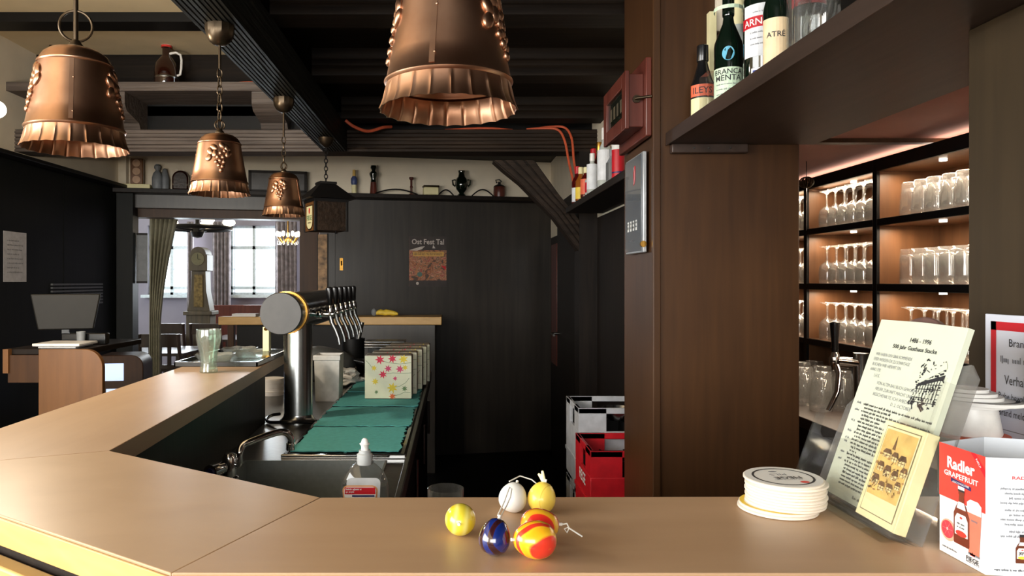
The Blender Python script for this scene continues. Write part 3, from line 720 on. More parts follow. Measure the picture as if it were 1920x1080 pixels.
# white plastic container
t=thing('plastic_bin','white plastic tub standing beside the beer tower','container',(-.545,3.16,ZW),world=False)
ob=[(-.055,-.06),(.055,-.06),(.055,.06),(-.055,.06)]
mb=MB(); z=[.003,.20]
mb.add([(x*.92,y*.92,.0) for x,y in ob]+[(x,y,.2) for x,y in ob]+[(x*.95,y*.95,.2) for x,y in ob]+[(x*.87,y*.87,.006) for x,y in ob],
 [(3,2,1,0)]+[(i,(i+1)%4,4+(i+1)%4,4+i) for i in range(4)]+[(4+i,4+(i+1)%4,8+(i+1)%4,8+i) for i in range(4)]+[(8+i,8+(i+1)%4,12+(i+1)%4,12+i) for i in range(4)]+[(12,13,14,15)])
mb.build('tub',M['whitep'],t,bevel=.008)
MB().box(-.059,.059,-.064,-.056,.178,.2).build('rim',M['whitep'],t,bevel=.003)
# crumpled white cloth, steel cup, black appliance, tongs
rr=random.Random(5); mb=MB()
for k in range(6):
    n_=12; a0=rr.uniform(0,6); pts=[]
    mb.lathe([(0,.004+k*.011),(.075*(1-k*.05),.0+k*.011),(.082*(1-k*.06),.006+k*.011),(.06,.013+k*.011),(0,.012+k*.011)],18,Matrix.Translation((rr.uniform(-.01,.01),rr.uniform(-.01,.01),0)),mod=lambda r,z,a,k=k:(r*(1+.22*math.sin(3*a+k*1.7)+.1*math.sin(7*a+k)),z+.006*math.sin(5*a+k)*(r>.03)))
solid('cleaning_cloth',mb.add([],[]),M['whitep'],'crumpled white cloth lying behind the plastic tub','cloth').location=(-.545,3.60,ZW+.012)
t=thing('steel_cup','small steel cup standing behind the front napkin pack','cup',(-.43,3.74,ZW))
MB().lathe([(0,0),(.032,0),(.036,.09),(.038,.105),(.036,.105),(.033,.09),(.029,.004),(0,.004)],24).build('cup_body',M['steel'],t)
t=thing('waffle_maker','black domed appliance with a grey lid behind the tub','appliance',(-.66,3.82,ZW))
MB().lathe([(0,0),(.125,0),(.14,.01),(.14,.075),(.13,.085),(0,.085)],36).build('base',M['blackp'],t)
MB().lathe([(.142,.0),(.14,.03),(.12,.055),(.08,.07),(0,.076)],36,Matrix.Translation((0,0,.088))@Matrix.Rotation(R(14),4,'Y')).build('lid',M['grayp'],t)
MB().lathe([(.147,-.012),(.15,.004),(.143,.012)],36,Matrix.Translation((0,0,.088))@Matrix.Rotation(R(14),4,'Y')).build('lid_rim',M['blackp'],t)
MB().tube([(.13,0,.10),(.18,0,.09),(.23,0,.065)],[.016,.018,.014],10).build('handle',M['blackp'],t)
t=thing('bar_strainer','dark bar utensil holder crowded behind the taps','utensil holder',(-.56,4.03,ZW))
MB().lathe([(0,0),(.06,0),(.065,.2),(.06,.2),(.055,.01),(0,.01)],20).build('holder',M['black'],t)
MB().cyl((.02,0,.15),(.05,0,.29),.012).build('utensil',M['steel_d'],t); MB().cyl((-.02,.01,.15),(-.05,0,.27),.014).build('utensil',M['brown_b'],t)
t=thing('folded_tray','stack of flat steel trays behind the napkin packs','tray',(-.38,3.94,ZW),rz=.0)
for k in range(3): MB().box(-.10,.12,-.07,.07,.16+.014*k,.168+.014*k).build('tray_sheet',M['steel'],t,bevel=.003)
MB().box(-.08,.10,-.06,.06,0,.16).build('tray_box',M['blackp'],t,bevel=.004)
t=thing('card_reader','small white-topped device at the end of the worktop','device',(-.19,3.80,ZW),rz=.0)
MB().box(-.035,.035,-.05,.05,0,.09).build('device_body',M['blackp'],t,bevel=.006); MB().box(-.036,.036,-.052,.05,.09,.10).build('device_top',M['whitep'],t,bevel=.003); MB().box(-.036,.036,-.053,-.05,.0,.02).build('device_foot',M['whitep'],t)
ORD0=['first','second','third','fourth','fifth','sixth','seventh','eighth','ninth','tenth','eleventh']
# coasters piled under the far end of the left bar top
for k in range(9):
    o=MB().lathe([(0,0),(.053,0),(.053,.008),(0,.008)],28).build('coaster',M['card']); o.location=(-.83+random.uniform(-.006,.006),3.30+random.uniform(-.006,.006),ZW+.0005+k*.0085)
    tag(o,ORD0[k]+' beer mat from the bottom of the pile behind the beer tower','coaster','coasters behind the tower')
# washing-up liquid
sbx,sby=(684-VX)*1.30/F,1.30
t=thing('soap_bottle','clear dish soap bottle with a grey cap and white nozzle behind the bar','bottle',(sbx,sby,ZW))
sq=lambda r,z,a:(r*(1.0 if True else 1),z)
prof=[(0,0),(.036,0),(.041,.006),(.043,.03),(.0435,.09),(.0425,.15),(.0405,.162),(.034,.176),(.023,.187),(.0165,.192),(.0165,.196)]
flat=Matrix.Diagonal((1,.62,1,1))
MB().lathe(prof,32,flat).build('bottle_body',thin_glass('soap_bottle_plastic',(.72,.73,.72),.08,.04,.05),t)
MB().lathe([(r*.93,z+.002) for r,z in prof[:6]]+[(0,.152)],28,flat).build('soap_liquid',thin_glass('pale_soap',(.86,.88,.88),.02,.02,.06),t)
MB().lathe([(.0142,.190),(.0142,.206),(.0138,.208),(.011,.210),(.0105,.215),(.0,.215)],28).build('cap',M['grayp'] if False else plain('grey_cap',(168,170,170),.45),t)
MB().lathe([(.0070,.214),(.0066,.219),(.0070,.223),(.0096,.2265),(.0085,.2275),(.0066,.2285),(.0056,.2335),(.003,.236),(0,.2365)],20).build('nozzle',M['whitep'],t)
f=Flat((0,-.0268,0),(1,0,0),(0,0,1),t,.0005)
def rrect(a0,a1,b0,b1,r,w2=0):
    P=[]
    for cx,cy,s in ((a1-r,b1-r,0),(a0+r,b1-r,1),(a0+r+w2,b0+r,2),(a1-r-w2,b0+r,3)):
        P+=[(cx+r*math.cos((s+k/4)*PI/2),cy+r*math.sin((s+k/4)*PI/2)) for k in range(5)]
    return P
f.poly(rrect(-.029,.031,.06,.172,.009,.004),plain('silver_label',(196,198,200),.35),'label',1)
f.poly(rrect(-.036,.026,.05,.159,.009,.008),plain('copper_print',(214,150,96),.45),'label',2)
f.poly(rrect(-.0335,.0235,.052,.1565,.007,.008),M['paper'],'label',3); f.rect(-.032,.022,.1435,.1555,M['red_d'],'label_print',4); f.rect(-.019,.0205,.139,.142,M['navy'],'label_print',4)
f.greek(-.030,-.002,.151,.0025,M['paper'],'small_print',5); f.greek(-.030,-.012,.1465,.0022,M['paper'],'small_print',5)
for k in range(8): f.greek(-.030+.0009*k,.019-.0009*k,.135-.0045*k,.0022,M['ink_g'],'small_print',4)
f.done()
def tumbler(name,label,x,y,z,r,h_,mt,grp=None,taper=.85):
    return solid(name,MB().lathe([(0,0),(r*taper,0),(r*(taper+.03),.004),(r,h_),(r-.0012,h_+.0008),(r-.0026,h_),(r*taper-.002,.010),(0,.009)],40),mt,label,'glass',grp,None) 
o=tumbler('drinking_glass','clear glass tumbler standing alone behind the bar, rear of two',0,0,0,.0352,.12,M['glass'],'glasses behind the bar'); o.location=((836-VX)*1.43/F,1.43-.04,ZW)
o=tumbler('drinking_glass','clear glass tumbler whose rim just clears the bar edge, front of two',0,0,0,.0352,.118,M['glass'],'glasses behind the bar'); o.location=((850-VX)*1.3/F,1.30,ZW)
o=tumbler('drinking_glass','clear glass peeking out behind the white egg',0,0,0,.03,.115,M['glass'],'glasses behind the bar'); o.location=((962-VX)*1.25/F,1.25,ZW+.012)
# ------------------------------------------------------------------ on the left arm of the bar
t=thing('beer_glass','tall curved glass standing on the left arm of the bar','glass',(-.822,2.42,ZB))
MB().lathe([(0,0),(.027,0),(.030,.004),(.027,.02),(.0255,.035),(.028,.06),(.036,.09),(.0405,.112),(.041,.128),(.039,.145),(.0372,.1455),(.0365,.144),(.0385,.126),(.0375,.11),(.033,.09),(.0245,.06),(.022,.035),(.022,.012),(0,.010)],48,
  mod=lambda r,z,a:(r*(1+.02*math.cos(a*10)) if .01<z<.115 else r,z)).build('fluted_glass',M['glass_g'],t)
t=thing('serving_tray','dark rectangular tray at the end of the left bar arm','tray',(-.85,2.82,ZB))
MB().box(-.145,.145,-.24,.24,.0,.006).build('tray_base',plain('dark_tray',(62,66,64),.25),t,bevel=.003)
for x0,x1,y0,y1 in ((-.15,-.142,-.245,.245),(.142,.15,-.245,.245),(-.15,.15,-.245,-.237),(-.15,.15,.237,.245)):
    MB().box(x0,x1,y0,y1,0,.018).build('tray_rim',M['blackp'],t,bevel=.002)
for k,(x,y,s,lb) in enumerate(((-.90,2.72,.07,'clear plastic dish near the tall glass on the tray'),(-.80,2.86,.075,'clear plastic dish in the middle of the tray'),(-.88,2.97,.07,'clear plastic dish at the back of the tray'))):
    mb=MB().lathe([(0,.0),(s*.75,0),(s*.9,.012),(s,.024),(s*1.02,.026),(s*.97,.024),(s*.72,.003),(0,.003)],28,mod=lambda r,z,a:(r*(1+.04*math.sin(9*a)),z+.002*math.sin(7*a)*(z>.01)))
    o=solid('plastic_dish',mb,M['plasticwrap'],lb,'dish','dishes on the tray'); o.location=(x,y,ZB+.0065)
t=thing('card_stand','slim upright stack of cream cards on a brass stand at the bar end','card stand',(-.745,2.88,ZB+.0062))
for k in range(4): MB().box(-.012,.012,-.02+.009*k,-.013+.009*k,.004,.118).build('card',M['cream'],t)
MB().box(-.016,.016,-.026,.022,0,.005).build('stand_base',M['gold'],t); MB().cyl((0,-.024,.11),(0,.018,.125),.007).build('clip',M['gold'],t)
# ------------------------------------------------------------------ waiter's desk left of the bar
t=thing('waiter_desk','honey oak desk with a rounded side panel beyond the bar','desk',(-1.7,3.05,0),world=True)
zt=W+(VY-655)*3.0/F
rc=.075; x0,x1=(72-VX)*3/F,(192-VX)*3/F
pts=[(x0,0),(x1,0)]+[(x1-rc+rc*math.cos(k*PI/16),zt-rc+rc*math.sin(k*PI/16)) for k in range(9)]+[(x0,zt)]
MB().prismY(pts,3.0,3.025).build('side_panel',M['honey'],t,bevel=.002)
MB().box((5-VX)*3/F,x1-rc,3.026,3.55,zt-.025,zt).build('desk_top',M['dark'],t,bevel=.003)
MB().box((5-VX)*3/F,(15-VX)*3/F,3.0,3.025,zt-.10,zt).build('edge_post',M['honey'],t)
MB().box((12-VX)*3/F,x0,3.01,3.03,zt-.14,zt-.026).build('modesty_panel',M['pillar'],t)
t=thing('paper_tray','flat white paper tray on the desk','paper tray',(-1.68,3.10,zt))
MB().box(-.08,.08,-.05,.1,0,.008).build('lower_tray',M['whitep'],t,bevel=.002); MB().box(-.10,.10,-.06,.1,.008,.02).build('upper_tray',M['whitep'],t,bevel=.003)
t=thing('monitor','beige-backed monitor standing on the desk in the dark corner','monitor',(-1.80,3.34,zt),rz=R(20))
MB().box(-.07,.07,-.06,.06,0,.012).build('foot',M['blackp'],t,bevel=.004); MB().box(-.015,.015,0,.02,.01,.08).build('stem',M['blackp'],t)
MB().prismY([(-.11,.06),(.12,.06),(.15,.225),(-.14,.225)],-.02,.008).build('housing',plain('beige_housing',(27,25,21),.6),t,bevel=.006)
t=thing('desk_caddy','small dark caddy with a pale cup on the desk','caddy',(-1.66,3.21,zt))
MB().box(-.10,.10,.02,.06,0,.05).build('caddy_box',M['blackp'],t,bevel=.004)
MB().lathe([(0,0),(.016,0),(.019,.06),(.017,.06),(0,.006)],16).build('cup',M['stone'],t)
t=struct('trim_12','grey louvred grille on the dark wall')
for k in range(7):
    MB().box(-2.545,-2.53,4.55,5.2,W-.16+.022*k,W-.148+.022*k).build('louvre',M['grayp'],t)
# notice on the left wall
t=thing('wall_notice','white sheet of writing pinned to the dark left wall','notice',(-2.544,4.17,W),world=True)
y0,y1=4.07,4.29; z1=W+.285; z0=W-.005
MB().box(-2.5445,-2.5435,y0,y1,z0,z1).build('sheet',plain('greyed_paper',(206,204,206),.7),t)
f=Flat((-2.5433,y0,z0),(0,1,0),(0,0,1),t,.0004)
for k in range(8): f.greek(.035,.035+.15*(1-.25*(k%3==0)),.235-.026*k,.006,M['ink_g'])
f.done()
t=thing('wall_notice','grey framed note on the post beside the dining room opening','notice',onback(262),world=True)
p=MBK@Vector((.055,-.012,0)); MB().box(.055,.135,.0,.012,zb(262,530),zb(262,440),MBK).build('sheet',M['stone'],t); MB().box(.055,.135,-.004,.0,zb(262,441),zb(262,437),MBK).build('clip_strip',M['dark'],t); MB().box(.055,.135,-.004,.0,zb(262,531),zb(262,527),MBK).build('clip_strip',M['dark'],t)
# lit globe lamp at the picture's left edge
gl=at(-6,205,2.2)
t=thing('globe_lamp','lit white globe lamp at the left edge of the picture','lamp',gl,world=True)
MB().ell(gl,.026,.026,.026,20,12).build('globe',M['globe'],t); gl_=bpy.data.lights.new('globe_light','POINT'); gl_.energy=30; gl_.color=(1,.86,.66); gl_.shadow_soft_size=.03; go_=bpy.data.objects.new('globe_light',gl_); COL.objects.link(go_); go_.location=gl+Vector((-.02,.0,-.06)); MB().cyl(gl+Vector((0,0,.025)),Vector((gl.x,gl.y,W+1.39)),.006,n=8).build('stem',M['bronze'],t)
MB().lathe([(0,0),(.03,0),(.045,.02),(0,.022)],16,Matrix.Translation((gl.x,gl.y,W+1.367))).build('ceiling_rose',M['bronze'],t)
# ------------------------------------------------------------------ back counter under the poster
YC=5.42; zc=W+(VY-594)*YC/F
cx0,cx1=(409-VX)*YC/F,(828-VX)*YC/F
t=thing('back_counter','pale wooden counter in front of the back panelling','counter',(-.9,YC,0),world=True)
MB().prism([(cx0,YC),(cx1,YC),(cx1,YC+.36),(cx0,YC+.10)],zc-.062,zc).build('counter_top',M['beech_edge'],t,bevel=.005)
MB().box((668-VX)*YC/F,(816-VX)*YC/F,YC+.03,YC+.3,0,zc-.062).build('base_cabinet',M['panel'],t,bevel=.004)
MB().box((424-VX)*YC/F,(436-VX)*YC/F,YC+.03,YC+.08,0,zc-.062).build('leg',M['pillar'],t,bevel=.004)
MB().box((440-VX)*YC/F,(668-VX)*YC/F,YC+.07,YC+.09,.3,zc-.062).build('back_board',M['black'],t)
o=solid('note_pad',MB().box(-.09,.09,-.06,.06,0,.02),M['paper'],'white pad catching the light on the back counter','pad'); o.location=((460-VX)*5.5/F,5.52,zc); 
t=thing('sunglasses','yellow rubber gloves lying on the back counter','gloves',((718-VX)*5.5/F,5.52,zc)); t.name='rubber_gloves'
for s in (-1,1): MB().tube([(s*.02-.05,0,.02),(s*.02,.01,.032),(s*.03+.05,.0,.022),(s*.03+.085,-.01,.018)],[.012,.022,.02,.008],10).build('glove',M['yellow'],t)
MB().ell((-.07,0,.03),.022,.02,.03).build('cuff',M['stone'],t)
# poster
t=thing('poster','colourful autumn feast poster pinned to the dark back wall','poster',onback(802),world=True)
s0,s1=sb(767),sb(837); pz0,pz1=zb(800,537),zb(800,443)
def patch(name,cols,scale,rough=.6):
    m,t_,b=newmat(name); setp(b,Roughness=rough); tc=t_.nodes.new('ShaderNodeTexCoord'); no=t_.nodes.new('ShaderNodeTexNoise'); no.inputs['Scale'].default_value=scale; no.inputs['Detail'].default_value=3; no.inputs['Distortion'].default_value=1.2
    t_.links.new(tc.outputs['Object'],no.inputs['Vector']); rp=t_.nodes.new('ShaderNodeValToRGB'); rp.color_ramp.interpolation='CONSTANT'
    while len(rp.color_ramp.elements)<len(cols): rp.color_ramp.elements.new(.5)
    for e_,(p_,c_) in zip(rp.color_ramp.elements,cols): e_.position=p_; e_.color=(*lin(c_),1)
    t_.links.new(no.outputs['Fac'],rp.inputs['Fac']); t_.links.new(rp.outputs['Color'],b.inputs['Base Color']); return m
M['poster']=patch('poster_photo',[(0,(86,70,60)),(.38,(150,92,66)),(.45,(190,124,84)),(.5,(120,94,76)),(.55,(196,140,110)),(.6,(160,84,70)),(.68,(110,104,90))],22)
MB().box(s0,s1,-.004,-.001,pz0,pz1,MBK).build('sheet',M['poster'],t)
uu=MBK.to_3x3()@Vector((1,0,0)); f=Flat(MBK@Vector((s0,-.0045,pz0)),uu,(0,0,1),t,.0006); Wp=s1-s0; Hp=pz1-pz0
M['pdark']=plain('poster_dark',(62,54,52),.6); M['ptan']=plain('poster_banner',(206,160,84),.6); M['pgrey']=plain('poster_grey',(196,186,178),.6)
f.rect(0,Wp,Hp*.72,Hp,M['pdark'],'printed_sky',1); f.text('Ost Fest Tal',Wp*.5,Hp*.89,Wp*.86,M['pgrey'],Hp*.11,bold=.02)
f.poly([(0,Hp*.72),(Wp*.3,Hp*.79),(Wp*.42,Hp*.80),(Wp*.34,Hp*.74),(Wp*.2,Hp*.71)],M['pgrey'],'printed_roof',2); f.poly([(Wp*.62,Hp*.76),(Wp*.64,Hp*.83),(Wp*.7,Hp*.76)],M['pgrey'],'printed_roof',2)
f.rect(Wp*.1,Wp*.93,Hp*.6,Hp*.69,M['ptan'],'printed_banner',2); f.greek(Wp*.14,Wp*.88,Hp*.655,.007,M['pdark'],'small_print',3); f.greek(Wp*.14,Wp*.88,Hp*.625,.007,M['pdark'],'small_print',3)
f.rect(0,Wp,0,Hp*.12,M['pdark'],'printed_footer',1); f.ell(Wp*.22,Hp*.06,.012,.012,M['pgrey'],'printed_dot',2)
f.poly([(Wp*.85,Hp*.42),(Wp*.99,Hp*.40),(Wp*.97,Hp*.32)],M['red_d'],'printed_scarf',2); f.ell(Wp*.28,Hp*.24,.022,.02,plain('poster_teal',(84,112,104),.6),'printed_cap',2)
f.done()
# brass mirror strip, small hook on the back wall
t=thing('mirror_strip','tall brass-toned mirror strip on the post by the dining room','mirror',onback(604),world=True)
MB().box(sb(596),sb(613),-.03,-.016,zb(604,548),zb(604,440),MBK).build('mirror_glass',plain('antique_gold_mirror',(104,80,54),.35,.5,nscale=26,noise=.6),t)
MB().box(sb(594),sb(596),-.034,-.016,zb(604,550),zb(604,438),MBK).build('mirror_frame',M['dark'],t); MB().box(sb(613),sb(615),-.034,-.016,zb(604,550),zb(604,438),MBK).build('mirror_frame',M['dark'],t)
t=thing('wall_hook','small brass hook on the grey panelling','hook',onback(640),world=True)
MB().box(sb(637),sb(643),-.008,-.001,zb(640,507),zb(640,484),MBK).build('plate',M['gold'],t); MB().tube([MBK@Vector((sb(640),-.006,zb(640,490))),MBK@Vector((sb(640),-.03,zb(640,497))),MBK@Vector((sb(640),-.03,zb(640,490)))],.005,6).build('hook_arm',M['gold'],t)
# ------------------------------------------------------------------ curios on the back ledge
ZL=W+.70
def curio(px): 
    p=onback(px,.075); return (p.x,p.y,ZL)
def pxw(px,n): return n*(5.55+.191*sb(px))/F
p=curio(262); o=solid('old_book',MB().box(-.10,.10,-.05,.05,0,.035),M['cream'],'cream book lying under the three-disc carving','book',bevel=.004); o.location=p; o.rotation_euler[2]=AW
t=thing('wood_carving','upright wood carving of three stacked discs','carving',(p[0],p[1],ZL+.0355),rz=AW)
MB().box(-.045,.045,-.03,.03,0,.195).build('block',M['honey'],t,bevel=.006)
for k in range(3): MB().cyl((0,-.03,.035+.062*k),(0,-.036,.035+.062*k),.028,n=24).build('disc',plain('pale_wood_end',(196,160,130),.6),t)
p=curio(299); t=thing('stoneware_figure','grey stoneware bottle figure on the ledge','figurine',p)
MB().lathe([(0,0),(.034,0),(.04,.03),(.04,.09),(.03,.125),(.014,.145),(.014,.15),(.024,.165),(.024,.18),(.012,.195),(0,.197)],24).build('body',M['stone'],t)
MB().lathe([(0,0),(.03,0),(.034,.08),(.022,.13),(.016,.16),(0,.17)],20,Matrix.Translation((.045,.03,0))).build('companion',M['stone'],t)
p=curio(342); pts=[(-.06,0),(.06,0)]+[(.06*math.cos(k*PI/12),.09+.06*math.sin(k*PI/12)) for k in range(13)]
t=thing('arched_plaque','dark arched relief plaque on the ledge','plaque',p,rz=AW); MB().prismY(pts,-.02,.02).build('slab',M['brown_b'],t,bevel=.004)
MB().prismY([(x*.8,.012+z*.82) for x,z in pts],-.026,-.02).build('relief',plain('dark_relief',(62,52,46),.5,nscale=40,noise=.4,bump=1),t)
p=curio(522); t=thing('framed_picture','dark framed picture leaning on the wall behind the third bell lamp','picture',p,rz=AW)
w2=pxw(522,50); MB().box(-w2,w2,.0,.02,0,pxw(522,37)).build('picture_sheet',plain('dark_picture',(66,62,60),.4,nscale=12,noise=.4),t)
for a,b,c,d in ((-w2-.01,w2+.01,0,.02),(-w2-.01,w2+.01,pxw(522,35),pxw(522,40)),(-w2-.012,-w2+.01,0,pxw(522,40)),(w2-.01,w2+.012,0,pxw(522,40))): MB().box(a,b,-.008,.02,c,d).build('picture_frame',M['dark'],t)
p=curio(663); t=thing('candle','slim blue and gold candle on the ledge','candle',p)
MB().lathe([(0,0),(.022,0),(.02,.03),(.02,.075)],18).build('foot',M['cream'],t); MB().lathe([(.02,.075),(.026,.09),(.026,.125),(.014,.145)],18).build('band',plain('blue_band',(70,84,130),.4),t); MB().lathe([(.014,.145),(.012,.195),(0,.2)],14).build('tip',plain('gold_wax',(206,170,90),.5),t)
p=curio(699); t=thing('pepper_mill','tall dark turned pepper mill on the ledge','pepper mill',p)
MB().lathe([(0,0),(.034,0),(.03,.02),(.026,.07),(.024,.1)],20).build('base',M['redwood'],t); MB().lathe([(.024,.1),(.022,.13),(.034,.16),(.034,.175),(.014,.195),(.026,.215),(.022,.235),(0,.24)],20).build('head',M['green_b'],t)
p=curio(769); t=thing('candlestick','thin twisted candlestick on the ledge','candlestick',p)
MB().lathe([(0,0),(.028,0),(.024,.01),(.009,.016),(.009,.06),(.013,.07),(.009,.08),(.009,.125),(.018,.135),(.018,.15),(0,.15)],16).build('stem',M['redwood'],t)
p=curio(805); t=thing('trinket_box','small cream trinket box on the ledge','box',p,rz=AW)
MB().box(-.062,.062,-.04,.04,.006,.07).build('box_body',M['cream'],t,bevel=.01); MB().box(-.066,.066,-.044,.044,.07,.085).build('lid',M['bronze'],t,bevel=.006)
p=curio(862); t=thing('black_urn','black two-handled urn on the ledge','urn',p)
MB().lathe([(0,0),(.04,0),(.036,.012),(.02,.03),(.045,.06),(.056,.10),(.05,.14),(.03,.165),(.024,.19),(.03,.215),(.026,.215),(0,.19)],28).build('urn_body',M['green_b'],t)
for s in (-1,1): MB().tube([(s*.05,0,.14),(s*.075,0,.135),(s*.07,0,.10),(s*.054,0,.085)],.007,8).build('handle',M['green_b'],t)
p=curio(932); t=thing('copper_pot','small reddish pot with a dark lid on the ledge','pot',p)
MB().lathe([(0,0),(.046,0),(.05,.03),(.048,.085),(.045,.09),(0,.088)],24).build('pot_body',M['redwood'],t); MB().lathe([(.05,.088),(.04,.1),(.012,.112),(.012,.13),(0,.133)],20).build('lid',M['black'],t); MB().tube([(-.02,0,.12),(-.03,0,.145),(0,0,.15),(.02,0,.13)],.006,6).build('lid_handle',M['steel'],t)
for k,(xa,xb,hh) in enumerate(((700,780,9),(818,846,10),(880,920,12),(985,1010,8))):
    pts=[]
    for i in range(13):
        px=xa+(xb-xa)*i/12; q_=onback(px,.10); pts.append((q_.x,q_.y,ZL+.006+pxw(px,hh)*math.sin(PI*i/12)))
    solid('iron_bow',MB().tube(pts,.006,6),M['black_iron'],'thin black iron bow on the ledge '+('beside the pepper mill','between the trinket box and the urn','between the urn and the red pot','beside the curved brace')[k],'iron bow','iron bows on the ledge')
# growler and cork bottle on the high ledge
gp=at(312,157,4.25)
t=thing('beer_growler','brown swing-top beer growler with a white handle on the high ledge','bottle',(gp.x,4.25,W+1.1405))
MB().lathe([(0,0),(.064,0),(.068,.01),(.068,.10),(.06,.14),(.035,.175),(.024,.19),(.023,.235),(.027,.245),(.027,.25),(0,.25)],32).build('bottle_body',M['brown_b'],t)
MB().lathe([(.029,.247),(.031,.262),(.02,.272),(0,.274)],20).build('stopper',M['whitep'],t); MB().lathe([(.0285,.236),(.0295,.247),(.0285,.25)],20).build('seal',M['red'],t)
MB().tube([(.022,-.005,.20),(.06,-.01,.205),(.088,-.012,.19),(.094,-.012,.16),(.092,-.012,.11),(.085,-.01,.075),(.066,-.005,.07)],.007,10).build('handle',M['whitep'],t)
MB().lathe([(.0685,.05),(.0692,.055),(.0685,.06)],28).build('band',M['steel'],t)
t=thing('corked_bottle','corked bottle on the high ledge half hidden by the nearest bell lamp','bottle',((97-VX)*4.25/F,4.25,W+1.1405))
MB().lathe([(0,0),(.04,0),(.042,.01),(.042,.16),(.03,.20),(.015,.22),(.015,.275),(0,.275)],24).build('bottle_body',M['brown_b'],t); MB().lathe([(.013,.27),(.016,.30),(.016,.315),(0,.316)],14).build('cork',plain('cork',(190,150,100),.8),t)
# orange cables
def cable(label,pts,r=.007):
    P=[Vector(p) for p in pts]; pts=[]
    for i in range(len(P)-1):
        p0,p1,p2,p3=P[max(i-1,0)],P[i],P[i+1],P[min(i+2,len(P)-1)]
        for k in range(6):
            u=k/6; pts.append(.5*((2*p1)+(p2-p0)*u+(2*p0-5*p1+4*p2-p3)*u*u+(3*p1-p0-3*p2+p3)*u**3))
    pts.append(P[-1])
    solid('cable',MB().tube(pts,r,8),M['rubber'],label,'cable','orange cables on the beams')
zt7=W+1.1405
cable('orange cable lying beside the growler on the high ledge',[(-1.47,4.17,zt7+.007),(-1.35,4.22,zt7+.007),(-1.22,4.18,zt7+.012),(-1.10,4.20,zt7+.014),(-.95,4.24,zt7+.010),(-.80,4.26,zt7+.007)])
zc2=W+.8855
cable('orange cable resting on the middle of the cross beam',[(-.05,4.26,zc2+.007),(.1,4.24,zc2+.012),(.22,4.24,zc2+.014),(.35,4.26,zc2+.007)])
cable('orange cable rising from the cross beam to the bottle shelf, upper strand',[(.45,4.25,zc2+.007),(.56,4.23,zc2+.02),(.65,4.21,zc2+.012),(.685,4.17,zc2-.06),(.69,4.12,zc2-.2),(.692,4.0,zc2-.35),(.70,3.95,W+.43)])
cable('orange cable drooping from the cross beam to the bottle shelf, lower strand',[(.43,4.23,zc2+.006),(.53,4.21,zc2+.008),(.61,4.19,zc2-.006),(.645,4.16,zc2-.08),(.66,4.12,zc2-.2),(.67,4.0,zc2-.35),(.675,3.93,W+.43)])
cable('orange cable hanging under the joist beside the black beam',[(-.60,4.0,W+.893),(-.55,4.02,W+.86),(-.48,4.06,W+.845),(-.40,4.10,W+.875),(-.36,4.17,W+.893)],.009)
# ------------------------------------------------------------------ on the pillar
t=thing('wooden_wall_box','reddish wooden wall box with a dark window on the pillar side','wall box',(.553,2.16,W+.43),world=True)
MB().box(.536,.5528,2.005,2.33,W+.405,W+.625).build('back_plate',M['redwood'],t,bevel=.003)
bxm=MB(); X0,X1=.488,.536
MB().box(X0+.006,X1,2.03,2.30,W+.435,W+.585).build('case',M['redwood'],t,bevel=.002)
fr=MB(); 
for a,b,c,d in ((2.02,2.062,W+.428,W+.592),(2.268,2.31,W+.428,W+.592),(2.062,2.268,W+.428,W+.468),(2.062,2.268,W+.552,W+.592)):
    MB().box(X0-.006,X0+.006,a,b,c,d).build('front_frame',M['redwood'],t,bevel=.002)
MB().box(X0+.001,X0+.005,2.062,2.268,W+.468,W+.552).build('window_glass',plain('dark_window',(22,26,20),.1),t)
f=Flat((X0,2.265,W+.468),(0,-1,0),(0,0,1),t,.0004)
for k in range(4): f.rect(.03+.042*k,.055+.042*k,.022,.06,M['clockw'],'figure_card',1)
f.done()
MB().cyl((.515,2.029,W+.512),(.515,2.020,W+.512),.011).cyl((.51,2.018,W+.512),(.552,2.0,W+.514),.004).build('latch',M['bronze'],t)
t=thing('display_panel','slim grey glass-fronted panel with four small tags on the pillar side','panel',(.553,2.16,W+.09),world=True)
MB().box(.541,.5528,2.055,2.26,W+.082,W+.372).build('housing',M['gskin'],t,bevel=.003)
MB().box(.538,.541,2.062,2.254,W+.088,W+.366).build('glass_front',M['gscreen'],t,bevel=.001)
f=Flat((.538,2.254,W+.088),(0,-1,0),(0,0,1),t,.0004)
f.poly([(.105,.195),(.118,.2),(.126,.21),(.128,.25),(.12,.255),(.108,.248),(.104,.235)],M['red_d'],'logo',1); f.line([(.112,.2),(.12,.225),(.112,.25)],.003,M['paper'],'logo_line',2)
for k in range(4):
    f.rect(.032+.032*k,.05+.032*k,.062,.092,M['paper'],'tag',1); f.greek(.034+.032*k,.049+.032*k,.082,.005,M['ink'],'small_print',2); f.greek(.034+.032*k,.049+.032*k,.070,.005,M['ink'],'small_print',2)
f.greek(.05,.12,.03,.006,M['ink_g'],'small_print',1)
f.done()
MB().cyl((.541,2.056,W+.106),(.541,2.048,W+.106),.009).build('lock',M['gold'],t)
